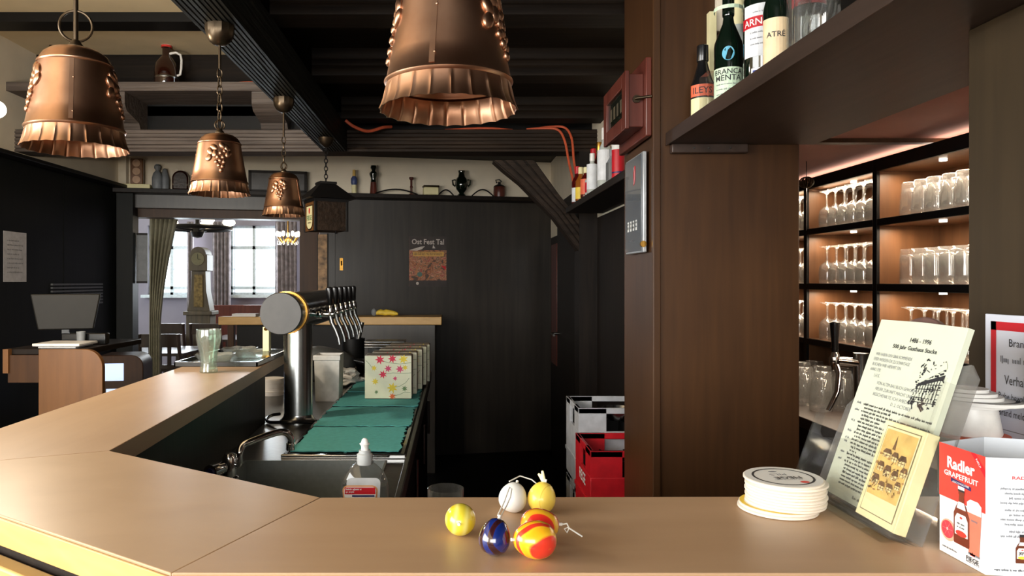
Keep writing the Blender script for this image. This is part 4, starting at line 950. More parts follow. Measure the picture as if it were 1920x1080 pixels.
# ------------------------------------------------------------------ shelves for bottles
SH=W+.41
t=thing('bottle_shelf','thick dark shelf board running from the pillar towards the viewer','shelf',(.8,1.5,W+.378),world=True)
MB().box(.592,1.0,.80,1.995,W+.378,SH-.002).build('board',M['shelf'],t,bevel=.003)
MB().box(.588,.592,.80,1.995,W+.375,SH).build('edge_strip',M['shelf'],t,bevel=.001)
MB().box(.60,.81,1.975,1.999,W+.352,W+.378).build('cleat',M['shelf'],t,bevel=.003)
for x in (.66,.70,.76): MB().cyl((x,1.975,W+.365),(x,1.9735,W+.365),.003,n=8).build('screw',M['steel'],t)
t=thing('bottle_shelf','dark shelf board on the far side of the pillar, full of small bottles','shelf',(.72,3.2,W+.378),world=True)
MB().box(.628,.839,2.365,4.02,W+.378,SH).build('board',M['dark'],t,bevel=.003)
t=struct('trim_13','cream batten and dark board behind the near shelf bottles')
MB().box(.955,1.0,1.30,1.99,SH,W+1.0).build('back_board',M['black'],t); MB().box(.703,.722,1.975,1.998,SH,W+.74).build('cream_batten',M['cream'],t); MB().box(.726,.83,1.985,1.998,W+.69,W+.80).build('cream_field',M['plaster'],t)
def bottle(label,x,y,z,H,Rb,mt,cap,labels=(),neck=.34,body=.58,ang=None,grp=None,shoulder=.74,square=False,name='bottle',texts=()):
    t_=thing(name,label,'bottle',(x,y,z),grp)
    rn=Rb*neck
    prof=[(0,0),(Rb*.92,0),(Rb,H*.015),(Rb,H*body),(Rb*.96,H*(body+.03)),(Rb*.8,H*(body+.08)),(rn*1.15,H*shoulder),(rn,H*(shoulder+.04)),(rn,H*.9),(rn*1.1,H*.905),(rn*1.1,H*.92),(0,H*.92)]
    n_=32
    md=(lambda r,z_,a:(r*min(1.18,1/max(abs(math.cos(a-PI/4)),abs(math.sin(a-PI/4)))**.75),z_) if z_<H*(body+.05) else (r,z_)) if square else None
    MB().lathe(prof,n_,mod=md).build('bottle_body',mt,t_)
    MB().lathe([(rn*1.12,H*.80 if cap[1] else H*.9),(rn*1.18,H*.81 if cap[1] else H*.905),(rn*1.15,H*.99),(rn*.9,H),(0,H)],20).build('cap',cap[0],t_)
    ang=math.atan2(y,x) if ang is None else ang     # direction from the viewer; labels look back along it
    nrm=Vector((-math.cos(ang),-math.sin(ang),0)); u=Vector((0,0,1)).cross(nrm)
    rr=Rb*(1.10 if square else 1.004)
    f=Flat((0,0,0),u,(0,0,1),t_,.0004,wrap=rr)
    for j,(z0,z1,hw,m_,h_) in enumerate(labels): f.ell(0,(z0+z1)/2*H,hw*Rb*1.2,(z1-z0)/2*H*1.15,m_,'label#%d'%j,h_) if hw<.4 else f.rect(-hw*Rb,hw*Rb,z0*H,z1*H,m_,'label#%d'%j,h_)
    for (s,zc_,w_,m_,h_) in texts:
        if s=='~': f.greek(-w_*Rb/2,w_*Rb/2,zc_*H,.0025,m_,'small_print',h_)
        else: f.text(s,0,zc_*H,w_*Rb,m_,None,'lettering',h_,.01)
    f.done()
    return t_
M['mint']=plain('mint_label',(204,224,196),.55); M['tan']=plain('tan_label',(236,208,168),.6); M['lab']=plain('white_label',(226,228,232),.5); M['blue_l']=plain('blue_label',(44,60,140),.5); M['purple']=plain('purple_label',(96,60,120),.5)
M['skyl']=plain('sky_label',(96,176,206),.5)
b1=bottle('small black cream-liqueur bottle with an orange neck label, against the pillar',.668,1.93,SH,.222,.031,M['blackp'],(M['blackp'],True),[(.36,.50,1.2,M['orange'],1),(.10,.34,1.2,M['cream'],1),(.02,.09,1.2,M['mint'],1)],.42,.5,grp='bottles on the near shelf',texts=[('ILEYS',.43,1.7,M['ink'],2)])
b2_=bottle('tall black-green bottle with a pale mint label on the near shelf',.676,1.77,SH,.30,.0335,M['green_b'],(M['green_b'],True),[(.03,.36,1.35,M['mint'],1),(.42,.52,.36,M['skyl'],1),(.835,.865,2,M['mint'],1)],.36,.55,grp='bottles on the near shelf',texts=[('BRANCA',.325,2.1,M['ink'],2),('MENTA',.275,1.9,M['ink'],2),('~',.22,1.8,M['ink_g'],2),('~',.18,1.8,M['ink_g'],2),('~',.14,1.8,M['ink_g'],2),('~',.10,1.8,M['ink_g'],2)])
b3=bottle('dark bottle with a white shield label and a red banner',.713,1.66,SH,.33,.042,M['green_b'],(M['red_b'],True),[(.30,.66,1.1,M['lab'],1),(.50,.575,1.25,M['red_d'],2),(.15,.22,.6,M['lab'],1),(.165,.205,.5,M['blue_l'],2)],.36,.70,grp='bottles on the near shelf',shoulder=.85,texts=[('ARNOLD',.537,2.1,M['paper'],3),('~',.46,1.3,M['ink_g'],2),('~',.42,1.3,M['ink_g'],2),('~',.38,1.3,M['ink_g'],2),('~',.60,1.0,M['ink_g'],2)])
b4=bottle('slim green bottle with a tan label at the shelf edge',.672,1.50,SH,.30,.025,M['green_b'],(M['cream'],True),[(.12,.44,1.3,M['tan'],1)],.4,.5,grp='bottles on the near shelf',texts=[('ATRÉ',.33,1.5,M['ink'],2)])
b5=bottle('clear embossed gin bottle with a yellow and purple label',.728,1.44,SH,.31,.038,M['glass'],(M['yellow'],True),[(.55,.70,1.1,M['lab'],1),(.53,.58,1.1,M['yellow'],2),(.51,.53,1.1,M['purple'],2)],.36,.70,square=True,grp='bottles on the near shelf',shoulder=.84,texts=[('ORDON',.64,1.6,M['ink'],2)])
MB().lathe([(0,.004),(.035,.004),(.035,.15),(0,.15)],28).build('gin',thin_glass('clear_spirit',(.93,.94,.92),.05,.1,.03),b5)
for k in range(9):
    a=R(180+20*k)-.2; MB().tube([(.0395*math.cos(a+.15*math.sin(j)),.0395*math.sin(a+.15*math.sin(j)),.02+.014*j) for j in range(9)],.0022,6).build('embossed_rib',M['glass_s'],b5)
bottle('bottle with a red and white label standing behind the tall mint-label bottle',.752,1.90,SH,.33,.034,M['white_b'],(M['cream'],True),[(.40,.62,1.4,M['cream'],1),(.33,.41,1.4,M['red_d'],2)],.4,.62,grp='bottles on the near shelf')
bottle('red-necked bottle behind the white shield label',.80,1.62,SH,.34,.035,M['brown_b'],(M['cream'],True),[(.6,.7,1.4,M['red_d'],1)],.4,.58,grp='bottles on the near shelf')
o=tumbler('clear_tumbler','clear straight glass in front of the tan-label bottle',0,0,0,.022,.15,M['glass'],'glasses on the near shelf',.97); o.location=(.672,1.40,SH)
o=solid('acrylic_stand',MB().box(-.008,.012,-.03,.03,0,.12),M['acryl'],'upright clear acrylic stand between the first two shelf bottles','stand',bevel=.002); o.location=(.648,1.845,SH)
# far shelf bottles
far=[('dark bottle with a red cap and pale label at the shelf end',(1079,1),3.83,.66,.20,.030,'red_b','red_d',[(.05,.42,'lab'),(.06,.42,'blue_l')][:1]),
 ('bottle with a tan label next to the red-capped one',None,3.70,.655,.175,.028,'amber_b','cream',[(.06,.4,'yellow')]),
 ('amber bottle with a red cap and cream label',None,3.70,.72,.27,.033,'amber_b','red_d',[(.1,.4,'cream')]),
 ('small bottle with an orange figure label',None,3.54,.652,.15,.027,'red_b','cream',[(.1,.6,'orange')]),
 ('small bottle with a blue and red label',None,3.44,.655,.12,.026,'white_b','blue_l',[(.1,.5,'red_d')]),
 ('slender white-labelled bottle at the shelf edge',None,3.38,.652,.19,.026,'white_b','whitep',[(.1,.72,'lab')]),
 ('brown bottle with a gold cap behind the white-labelled one',None,3.58,.725,.28,.033,'brown_b','gold',[(.2,.42,'yellow')]),
 ('yellow-topped bottle standing behind the clear rum bottle',None,3.47,.745,.31,.034,'amber_b','gold',[(.2,.45,'red_d')]),
 ('clear rum bottle with a white cap and large white label',None,3.17,.668,.265,.034,'white_b','whitep',[(.12,.62,'lab')]),
 ('green-brown bottle beside the rum bottle',None,3.35,.76,.33,.034,'olive_b','black',[(.3,.5,'lab')]),
 ('dark grey bottle between the rum bottle and the red tube',None,3.05,.672,.15,.025,'stone','stone',[(.1,.6,'grayp')]),
 ('black bottle behind the red tube',None,2.72,.70,.20,.034,'blackp','steel',[(.85,.9,'lab')])]
for lb,_,y,x,H,Rb,mt,cp,lbs in far:
    bottle(lb,x,y,SH,H,Rb,M[mt],(M[cp],True),[(a,b,1.3,M[c],1) for a,b,c in lbs],.4,.56,grp='bottles on the far shelf')
t=thing('gift_tube','red printed gift tube with a white lid on the far shelf','tube',(.658,2.87,SH),'bottles on the far shelf')
MB().lathe([(0,0),(.026,0),(.026,.118),(0,.118)],24).build('tube_body',M['red_d'],t); MB().lathe([(.0268,.112),(.0268,.142),(0,.143)],24).build('lid',M['whitep'],t); MB().lathe([(.0264,.018),(.0264,.024)],24).build('band',M['navy'],t)
t=thing('wicker_basket','small pale basket with a hoop handle at the far shelf end','basket',(.735,3.93,SH))
MB().lathe([(0,0),(.03,0),(.035,.11),(.032,.11),(.027,.005),(0,.005)],18).build('basket_body',M['cream'],t); MB().tube([(.033*math.cos(k*PI/12),0,.11+.10*math.sin(k*PI/12)) for k in range(13)],.005,6).build('hoop',M['cream'],t)
t=thing('glass_candle_holder','pale folded napkin in a glass beside the brace','glass',(.80,4.0,SH)); 
MB().lathe([(0,0),(.03,0),(.035,.08),(.032,.08),(.027,.005),(0,.005)],18).build('glass_cup',M['glass'],t); MB().box(-.03,.03,-.01,.01,.05,.12).build('napkin',M['paper'],t)
# ------------------------------------------------------------------ lit glass shelves in the niche
GX=1.60
M['niche']=wood('warm_brown_niche_wood',(92,60,36),(118,80,50),(10,10,1),3,.45,.04)
t=thing('glass_shelving','black open shelving with warm lights full of glasses','shelving',(1.7,2.6,0),world=True)
UY=[3.72,3.262,2.722,2.17,1.60]
LV=[(W+.415,W+.462),(W+.208,W+.235),(W-.038,W-.010),(W-.285,W-.258)]
for y in UY:
    up_=MB().box(GX+.012,1.855,y,y+.028,W-.52,W+.462).build('upright',M['niche'],t); MB().box(GX,GX+.012,y,y+.028,W-.52,W+.462).build('front_edge',M['black'],up_,bevel=.002)
for i in range(len(UY)-1):
    ya,yb=UY[i+1]+.028,UY[i]
    for k,(z0,z1) in enumerate(LV):
        sb_=MB().box(GX+.012,1.855,ya,yb,z0,z1).build('shelf_board',M['niche'],t); MB().box(GX,GX+.012,ya,yb,z0,z1).build('front_edge',M['black'],sb_,bevel=.002)
    MB().box(1.84,1.855,ya,yb,W-.258,W+.415).build('back_panel',M['niche'],t)
    for k,(z0,z1) in enumerate(LV[:3]):
        yy=(ya+yb)/2-.02; 
        MB().cyl((1.66,yy,z0),(1.66,yy,z0-.008),.012,n=14).build('led_spot',M['led'],t)
        l=area('shelf_led',(1.655,(ya+yb)/2,z0-.010),(0,0,0),.03,yb-ya-.08,2.6,(1,.80,.58))
cv=MB().box(1.72,1.74,1.7,3.6,W+.462,W+.468).build('cove_led_strip',M['led'],t)  # added glowing strip with the uplight below, to brighten the soffit
area('cove_led',(1.70,2.65,W+.470),(R(180),R(12),0),.03,1.9,1.2,(1,.78,.62))
MB().box(1.28,1.86,1.2,3.74,W-.54,W-.50).build('counter_board',M['shelf'],t,bevel=.003)
MB().box(1.32,1.86,1.2,3.74,0,W-.54).build('base_cabinet',M['dark'],t)
def stem_glass():   # stored upside down: foot on top
    P=[(.031,0),(.033,.02),(.034,.05),(.030,.075),(.018,.088),(.006,.096),(.0045,.105),(.0045,.148),(.010,.156),(.030,.160),(.031,.163),(0,.1645)]
    Q=[(.029,.0005),(.031,.02),(.032,.05),(.028,.073),(.016,.085),(0,.090)]
    return MB().lathe(Q[::-1]+P,22).mesh('stem_glass')
def mug_glass():
    P=[(.036,0),(.037,.02),(.035,.06),(.031,.095),(.030,.118),(.028,.121),(0,.121)]; Q=[(.034,.0005),(.035,.02),(.033,.06),(.028,.098),(0,.10)]
    return MB().lathe(Q[::-1]+P,22,mod=lambda r,z,a:(r*(1+.012*math.cos(12*a)),z)).mesh('beer_tumbler')
def mug2():
    P=[(.036,0),(.0365,.03),(.0365,.09),(.034,.112),(.033,.125),(0,.125)]; Q=[(.034,.0005),(.0345,.09),(.030,.104),(0,.106)]
    return MB().lathe(Q[::-1]+P,22,mod=lambda r,z,a:(r*(1+.02*math.cos(9*a)),z)).mesh('beer_mug')
gm={'s':stem_glass(),'t':mug_glass(),'m':mug2()}
for k in gm: gm[k].materials.append(M['glass_s']); gm[k].shade_smooth()
lbl={'s':'upside-down stemmed beer glass in the lit shelving','t':'upside-down tapered beer glass on the upper right shelf','m':'upside-down straight beer glass on the middle right shelf'}
crest=MB().lathe([(.0345,.03),(.0347,.045)],22).mesh('crest_print'); crest.materials.append(M['red']); crest.shade_smooth()
def gput(k,x,y,z,lb=None,grp='glasses in the lit shelving'):
    o=bpy.data.objects.new({'s':'stem_glass','t':'beer_tumbler','m':'beer_mug'}[k],gm[k]); COL.objects.link(o); o.location=(x,y,z+.0005); tag(o,lb or lbl[k],'glass',grp)
    return o
ORD=['first','second','third','fourth','fifth','sixth','seventh','eighth','ninth','tenth','eleventh']
for bay,(kinds) in ((0,'sss'),(1,'sss'),(2,'tms')):
    ya,yb=UY[bay+1]+.028,UY[bay]
    for lv,kd in zip((1,2,3),kinds):
        z=LV[lv][1]; n_=5 if bay==0 else 6; 
        y_end=yb-.05; st=(yb-ya-.085)/n_
        if bay==2 : y_end=yb-.115; st=.0725
        for row in (0,1):
            for i in range(n_):
                y=y_end-i*st-(0.0 if bay==2 else st*.35)
                gput(kd,1.655+row*.085+random.uniform(-.004,.004),y+random.uniform(-.0008,.0008),z,'%s %s glass from the far side, %s row, %s shelf, %s bay'%(ORD[i],{'s':'upside-down stemmed','t':'tapered upside-down','m':'straight upside-down'}[kd],('front','back')[row],('upper','middle','bottom')[lv-1],('farthest','middle','near')[bay]))
for i,(x,y) in enumerate(((1.42,3.05),(1.50,3.10),(1.42,2.92),(1.51,2.95),(1.42,2.78),(1.51,2.80),(1.60,2.9),(1.58,3.15),(1.44,3.25))):
    o=gput('t',x,y,W-.50,ORD[i]+' upside-down beer glass on the niche counter below the lit shelves','glasses on the niche counter')
    o.scale=(1.15,1.15,1.25)
# hanging ornament in front of the shelves
p=at(1512,342,3.0)
t=thing('hanging_ornament','small dark openwork ornament hanging on a thread in the niche','ornament',p,world=True)
MB().tube([p,Vector((p.x,p.y,W+.499))],.0015,5).build('thread',M['black_iron'],t)
for k in range(5):
    Mr=Matrix.Translation(p)@Matrix.Rotation(k*PI/5,4,'Z'); MB().tube([Mr@Vector((.028*math.cos(q*PI/8),0,.022*math.sin(q*PI/8))) for q in range(16)],.003,5,True).build('wire_loop',M['bronze'],t)
MB().tube([p-Vector((0,0,.02)),p-Vector((0,0,.2))],.0018,5).build('bead_string',M['steel'],t)
# draught tap on the niche counter
dx,dy=1.325,2.50
t=thing('draught_tap','single chrome draught tap with a tall black handle in the niche','beer tap',(dx+.09,dy,W-.50),world=True)
MB().lathe([(0,0),(.045,0),(.045,.01),(.025,.02),(.022,.03),(.022,.24),(.024,.25),(0,.252)],24,Matrix.Translation((dx+.09,dy,W-.50))).build('column',M['steel'],t)
MB().cyl((dx+.09,dy,W-.285),(dx-.015,dy,W-.275),.016,n=14).build('shank',M['chrome'],t)
MB().lathe([(0,0),(.014,.002),(.018,.02),(.014,.045),(.008,.06),(0,.06)],16,Matrix.Translation((dx,dy,W-.30))).build('tap_head',M['chrome'],t)
MB().lathe([(.009,0),(.011,.02),(.012,.06),(.0165,.108),(.0165,.118),(.010,.122),(0,.1225)],18,Matrix.Translation((dx,dy,W-.262))).build('handle',M['blackp'],t)
MB().tube([(dx,dy,W-.28),(dx+.004,dy-.02,W-.32),(dx-.02,dy-.05,W-.38),(dx-.055,dy-.06,W-.44)],[.012,.011,.009,.008],10).build('spout',M['chrome'],t)
# ------------------------------------------------------------------ crates behind the pillar
def crate(label,x0,x1,y0,y1,z0,z1,mt,grp='drinks crates'):
    t_=thing('drinks_crate',label,'crate',((x0+x1)/2,(y0+y1)/2,z0),grp,world=True)
    th=.012
    for k,(a,b,c,d) in enumerate(((x0,x1,y0,y0+th),(x0,x1,y1-th,y1),(x0,x0+th,y0+th,y1-th),(x1-th,x1,y0+th,y1-th))):
        zz=z1-.09
        MB().box(a,b,c,d,z0+.012,zz).build('side_wall',mt,t_,bevel=.002)
        if k<2:
            MB().box(a,a+(b-a)*.3,c,d,zz,z1).build('side_wall',mt,t_); MB().box(b-(b-a)*.3,b,c,d,zz,z1).build('side_wall',mt,t_); MB().box(a,b,c,d,z1-.022,z1).build('grip_bar',mt,t_,bevel=.002)
        else:
            MB().box(a,b,c,c+(d-c)*.3,zz,z1).build('side_wall',mt,t_); MB().box(a,b,d-(d-c)*.3,d,zz,z1).build('side_wall',mt,t_); MB().box(a,b,c,d,z1-.022,z1).build('grip_bar',mt,t_,bevel=.002)
    MB().box(x0+th,x1-th,y0+th,y1-th,z0,z0+.014).build('crate_floor',mt,t_)
    for i in range(1,3): MB().box(x0+th,x1-th,y0+(y1-y0)*i/3-.003,y0+(y1-y0)*i/3+.003,z0+.014,z1-.06).build('divider',M['black'],t_)
    for i in range(1,4): MB().box(x0+(x1-x0)*i/4-.003,x0+(x1-x0)*i/4+.003,y0+th,y1-th,z0+.014,z1-.06).build('divider',M['black'],t_)
    MB().box(x0-.004,x1+.004,y0-.004,y1+.004,z0+.10,z0+.115).build('rib',mt,t_,bevel=.002)
    return t_
zt2=W+(VY-778)*2.78/F; hc=.3235
for k,lb in enumerate(('pale grey drinks crate at the bottom of the stack behind the pillar','pale grey drinks crate in the middle of the stack','pale grey drinks crate on top of the stack behind the pillar')):
    crate(lb,.480,.835,2.76,3.06,k*hc+.001,(k+1)*hc-.001,M['greyc'])
zr=W+(VY-843)*2.46/F; hr=zr/3
for k,lb in enumerate(('red drinks crate at the bottom of the shorter stack','red drinks crate in the middle of the shorter stack','red drinks crate on top of the shorter stack in front of the grey ones')):
    t=crate(lb,.465,.825,2.44,2.74,k*hr+.001,(k+1)*hr-.001,M['redp'])
    if k==2:
        f=Flat((.4648,2.72,k*hr),(0,-1,0),(0,0,1),t,.0005); f.text('FIEGE',.13,.17,.12,M['paper'],.04,bold=.02); f.done()
o=solid('steel_bowl',MB().lathe([(0,0),(.03,0),(.05,.03),(.056,.05),(.052,.05),(.03,.006),(0,.005)],24),M['steel'],'small steel bowl lying in the top grey crate','bowl'); o.location=(.64,2.82,2*hc+.2665)
o=solid('ledge_board',MB().box(.56,.62,2.6,3.0,W-.42,W-.385),M['pillar'],'short brown ledge board jutting out behind the pillar','ledge'); o.name='wall_ledge'; o.location=(.24,.3,0)
# ------------------------------------------------------------------ leaflet holder on the bar
lean=R(19); HX,HY=.531,1.035
hu=Vector((0,-1,0)); hv=Vector((math.sin(lean),0,math.cos(lean))); hn=hu.cross(hv)
def hp(a,b,c=0): return Vector((HX,HY,ZB+.008))+hu*a+hv*b+hn*c
def slab(name,mt,parent,pts,c0,c1,bevel=0):
    n_=len(pts); mb=MB().add([hp(a,b,c0) for a,b in pts]+[hp(a,b,c1) for a,b in pts],[list(range(n_-1,-1,-1)),list(range(n_,2*n_))]+[(i,(i+1)%n_,n_+(i+1)%n_,n_+i) for i in range(n_)])
    return mb.build(name,mt,parent,bevel=bevel)
WL,HL=.178,.258
t=thing('leaflet_holder','clear acrylic leaflet holder standing on the bar','leaflet holder',(HX,HY-.09,ZB),world=True)
slab('back_plate',thin_glass('frosted_acrylic',(.75,.74,.73),.03,.1,.14),t,[(-.035,-.006),(WL+.027,-.006),(WL+.027,.20),(WL+.01,.215),(.03,.175),(-.005,.15),(-.028,.125)],-.012,-.009)
slab('front_lip',M['acryl'],t,[(-.035,-.006),(WL+.027,-.006),(WL+.027,.19),(.125,.098),(.112,.092),(.0,.070),(-.012,.078),(-.016,.118),(-.03,.105)],.024,.0265)
slab('side_wall',M['acryl'],t,[(-.036,-.006),(-.034,-.006),(-.034,.10),(-.036,.10)],-.012,.0265); slab('side_wall',M['acryl'],t,[(WL+.025,-.006),(WL+.027,-.006),(WL+.027,.185),(WL+.025,.185)],-.012,.0265)
slab('floor_plate',M['acryl'],t,[(-.036,-.008),(WL+.027,-.008),(WL+.027,-.006),(-.036,-.006)],-.012,.0265)
MB().box(HX-.03,HX+.09,HY-WL-.012,HY+.036,ZB,ZB+.0022).build('foot_plate',M['acryl'],t)
t=thing('leaflet','pale green printed history sheet in the clear holder','leaflet',(HX,HY-.09,ZB+.01),world=True)
slab('sheet',M['leaf'],t,[(0,.001),(WL,.001),(WL-.002,HL-.001),(WL*.5,HL+.001),(0,HL)],-.008,-.0005)
f=Flat(hp(0,0,-.0005),hu,hv,t,.0003)
K=M['ink']
f.text('1486 - 1996',.100,.2335,.042,K,.0065,bold=.012); f.text('500 Jahr Gasthaus Stacke',.092,.2215,.090,K,.0075,bold=.014)
for s,a,b,w in (('WIR HABEN DEN SINN KOMMENDE',.055,.208,.080),('FEIER WERDEN DE ZU SONNTAGE',.054,.2005,.080),('BUCHEN WIR HIERMIT EIN',.047,.193,.064),('ANNO 1792',.026,.1855,.024),('I.H.S.',.034,.1775,.013),
 ('VON ALTEM BAU BLICH GEWORFEN',.083,.168,.088),('NEUER ZUKUNFT MACHT UND',.080,.160,.080),('BESCHENKTE ICH WIEDER',.080,.152,.082),('D. 2. OCTOBER',.104,.144,.042)):
    f.text(s,a,b,w,M['ink_g'],.0046,h=1)
# woodcut of a timbered house
wr_=random.Random(9); a0,a1,b0,b1=.119,.165,.150,.213
f.poly([(a0,.174),(a1,.190),(a1,.196),(a0+.003,.180)],K,'woodcut',1); f.poly([(a0+.002,.185),(a1-.004,.211),(a1,.204),(a0+.006,.180)],M['leaf'],'woodcut_light',3)
for k in range(9): f.line([(a0+.004+k*.0046,.158),(a0+.004+k*.0046,.180+k*.0012)],.0011,K,'woodcut',2)
for k in range(6): f.line([(a0,.155+k*.0055),(a1,.158+k*.0062)],.0011,K,'woodcut',2)
for k in range(90):
    x,y=wr_.uniform(a0-.003,a1-.004),wr_.choice((wr_.uniform(b0,.160),wr_.uniform(.190,b1),wr_.uniform(.155,.19))); f.line([(x,y),(x+wr_.uniform(-.004,.007),y+wr_.uniform(-.005,.005))],wr_.uniform(.0008,.0028),K,'woodcut',2)
for k in range(7): f.poly([(a0+.002+k*.006,.162),(a0+.005+k*.006,.163),(a0+.005+k*.006,.168+k*.0006),(a0+.002+k*.006,.167+k*.0006)],M['leaf'],'woodcut_light',3)
b=.1335; rows_=[(0,.148),(1,.06),(0,.15),(1,.14),(1,.045),(0,.15),(1,.145),(1,.07),(0,.13),(1,.14),(0,.13),(0,.12),(1,.12),(1,.02),(0,.11),(1,.07),(0,.12),(1,.12),(1,.12),(1,.12),(1,.12),(1,.11),(1,.10)]
for ind,w in rows_:
    if ind==0: f.greek(.010,.020,b,.0024,M['ink_g'])
    f.greek(.026 if ind==0 else .030,min(.030+w,.172),b,.0024,K,'small_print'); b-=.0052
f.greek(.07,.105,.008,.003,K)
f.done()
# folded postcards in front of the sheet
t=thing('postcard','cream postcard with a sepia village drawing, front of the holder','postcard',(HX,HY-.12,ZB+.01),world=True)
pa0,pa1,pb0,pb1=.120,.200,-.001,.123
slab('card',M['cream'],t,[(pa0,pb0),(pa1,pb0),(pa1,pb1),(pa0,pb1)],.006,.0215,.001)
f=Flat(hp(0,0,.0216),hu,hv,t,.0003)
m=pa0+.007; n2=pa1-.007
f.rect(m,n2,pb0+.008,pb1-.006,plain('sepia_line',(130,118,84),.6),'printed_border',1); f.rect(m+.0012,n2-.0012,pb0+.0092,pb1-.0072,M['cream'],'printed_margin',2)
M['sepia']=plain('sepia_wash',(224,188,110),.6,nscale=45,noise=.22); M['sep2']=plain('sepia_dark',(110,80,50),.6,nscale=90,noise=.5)
f.rect(m+.003,n2-.003,pb0+.030,pb1-.010,M['sepia'],'sepia_sky',3)
xs=m+.006
f.poly([(xs+.018,.090),(xs+.021,.108),(xs+.024,.090)],M['sep2'],'printed_spire',4)
M['sep3']=plain('sepia_mid',(168,128,76),.6,nscale=90,noise=.3); M['sep4']=plain('sepia_light',(240,220,160),.6)
def cot(x,y,w,h):
    f.poly([(x,y),(x+w,y),(x+w,y+h*.55),(x,y+h*.55)],M['sep4'],'printed_house',4); f.poly([(x-w*.08,y+h*.5),(x+w*1.08,y+h*.5),(x+w*.8,y+h),(x+w*.2,y+h)],M['sep2'],'printed_roof',5)
    for k in range(3): f.line([(x+w*(.1+.4*k),y),(x+w*(.1+.4*k),y+h*.5)],.0007,M['sep2'],'printed_timber',5)
    f.line([(x,y+h*.27),(x+w,y+h*.27)],.0006,M['sep2'],'printed_timber',5)
for x,y,w,h in ((.004,.078,.016,.011),(.022,.076,.012,.012),(.036,.074,.014,.013),(.046,.062,.012,.012),(.002,.060,.012,.012),(.016,.056,.013,.014),(.032,.055,.012,.012),(.0,.042,.013,.013),(.015,.038,.012,.011),(.030,.040,.012,.010),(.044,.046,.010,.010)): cot(xs+x,y,w,h)
for k in range(30): f.ell(xs+wr_.uniform(-.003,.057),wr_.uniform(.034,.084),wr_.uniform(.001,.0028),wr_.uniform(.001,.0022),M['sep3'] if k%3 else M['sep2'],'printed_bush',6,7)
for k in range(26):
    x,y=xs+wr_.uniform(-.002,.055),wr_.uniform(.036,.088); f.line([(x,y),(x+wr_.uniform(-.004,.004),y+wr_.uniform(-.004,.005))],.0009,M['sep2'],'printed_line',5)
f.done()
t=thing('leather_menu','brown round-cornered menu folder standing behind the leaflet','menu',(HX+.02,HY-.1,ZB+.01),world=True)
slab('cover',plain('brown_leather',(98,72,66),.5,nscale=60,bump=.2),t,[(.02,.0),(.12,.0),(.12,.235)]+[(.07+.05*math.cos(k*PI/14),.235+.036*math.sin(k*PI/14)) for k in range(1,14)]+[(.02,.235)],-.026,-.015,.002)
# ------------------------------------------------------------------ fire notice against the end panel
t=thing('fire_notice','white fire safety notice with a red border leaning on the end panel','notice',(.77,.93,ZB),world=True)
nx=.768; y0,y1=1.040,.835; z1=W-.047; z0=ZB+.001
MB().box(nx,nx+.004,y1,y0,z0,z1).build('board',plain('white_board',(214,218,232),.4,noise=.02),t,bevel=.001)
f=Flat((nx-.0003,y0,z0),(0,-1,0),(0,0,1),t,.0003); HB=z1-z0; WB=y0-y1
for a,b,c,d in ((.012,.022,.03,HB-.010),(.012,WB-.012,HB-.022,HB-.010),(WB-.022,WB-.012,.03,HB-.010)): f.rect(a,b,c,d,M['red_d'],'red_border',1)
for s,a,bb,w,hh in (('Brandschutzordnung',.106,HB-.040,.120,.014),('Verhalten im Brandfall',.10,HB-.090,.125,.013),('Ruhe bewahren',.058,HB-.113,.062,.0095),('Brand melden',.055,HB-.136,.056,.0095),('In Sicherheit bringen',.066,HB-.176,.078,.0095)):
    f.text(s,a,bb,w,M['ink'],hh,h=2)
f.greek(.03,.10,HB-.066,.006,M['ink_g']); f.line([(.024,HB-.160),(.18,HB-.160)],.001,M['ink_g'])
f.rect(.082,.10,.035,.055,plain('green_sign',(40,130,120),.5),'green_sign',1); f.rect(.082,.10,.010,.03,plain('green_sign2',(40,120,116),.5),'green_sign',1)
f.done()
o=solid('paper_sheet',MB().prism([(0,0),(.16,0),(.16,.165),(.0,.25)],0,.0015),M['paper'],'blank white sheet overlapping the fire notice at the picture edge','sheet')
o.matrix_world=Matrix.Translation((.757,.952,ZB+.002))@Matrix(((0,0,-1,0),(-1,0,0,0),(0,1,0,0),(0,0,0,1)))@Matrix.Rotation(0,4,'Z')
# ------------------------------------------------------------------ radler table card
t=thing('table_card','folded table card advertising a grapefruit beer in red and white','table card',(.556,.79,ZB),world=True)
cH=.1232
def panel(p,q,name,mt):
    d=(Vector(q)-Vector(p)); nn=Vector((d.y,-d.x)).normalized()*.0006
    return MB().prism([p,q,tuple(Vector(q)-nn),tuple(Vector(p)-nn)],ZB+.0005,ZB+cH).build(name,mt,t)
P0,P1,P2=(.5552,.822),(.5552,.751),(.66,.735)
M['cardw']=plain('card_white',(224,222,222),.5,noise=.02); M['cardb']=plain('card_cool_white',(216,222,230),.5,noise=.02)
panel(P0,P1,'front_panel',M['cardw']); panel(P1,P2,'side_panel',M['cardb']); panel((.626,.850),P0,'back_panel',M['cardb']); panel((.664,.836),(.626,.850),'back_panel',M['cardb'])
f=Flat((P0[0]-.0001,P0[1],ZB+.0005),(0,-1,0),(0,0,1),t,.00022); w=.071; h_=cH
f.rect(0,w,h_*.515,h_,M['red'],'red_field',1)
f.text('Radler',w*.49,h_*.845,w*.60,M['paper'],h_*.105,bold=.03); f.text('GRAPEFRUIT',w*.49,h_*.745,w*.74,M['paper'],h_*.048,bold=.015)
f.poly([(w*.27,h_*.715),(w*.71,h_*.69),(w*.71,h_*.655),(w*.27,h_*.68)],M['navy'],'blue_banner',2); f.text('ALKOHOLFREI',w*.49,h_*.685,w*.36,M['paper'],h_*.018,h=3)
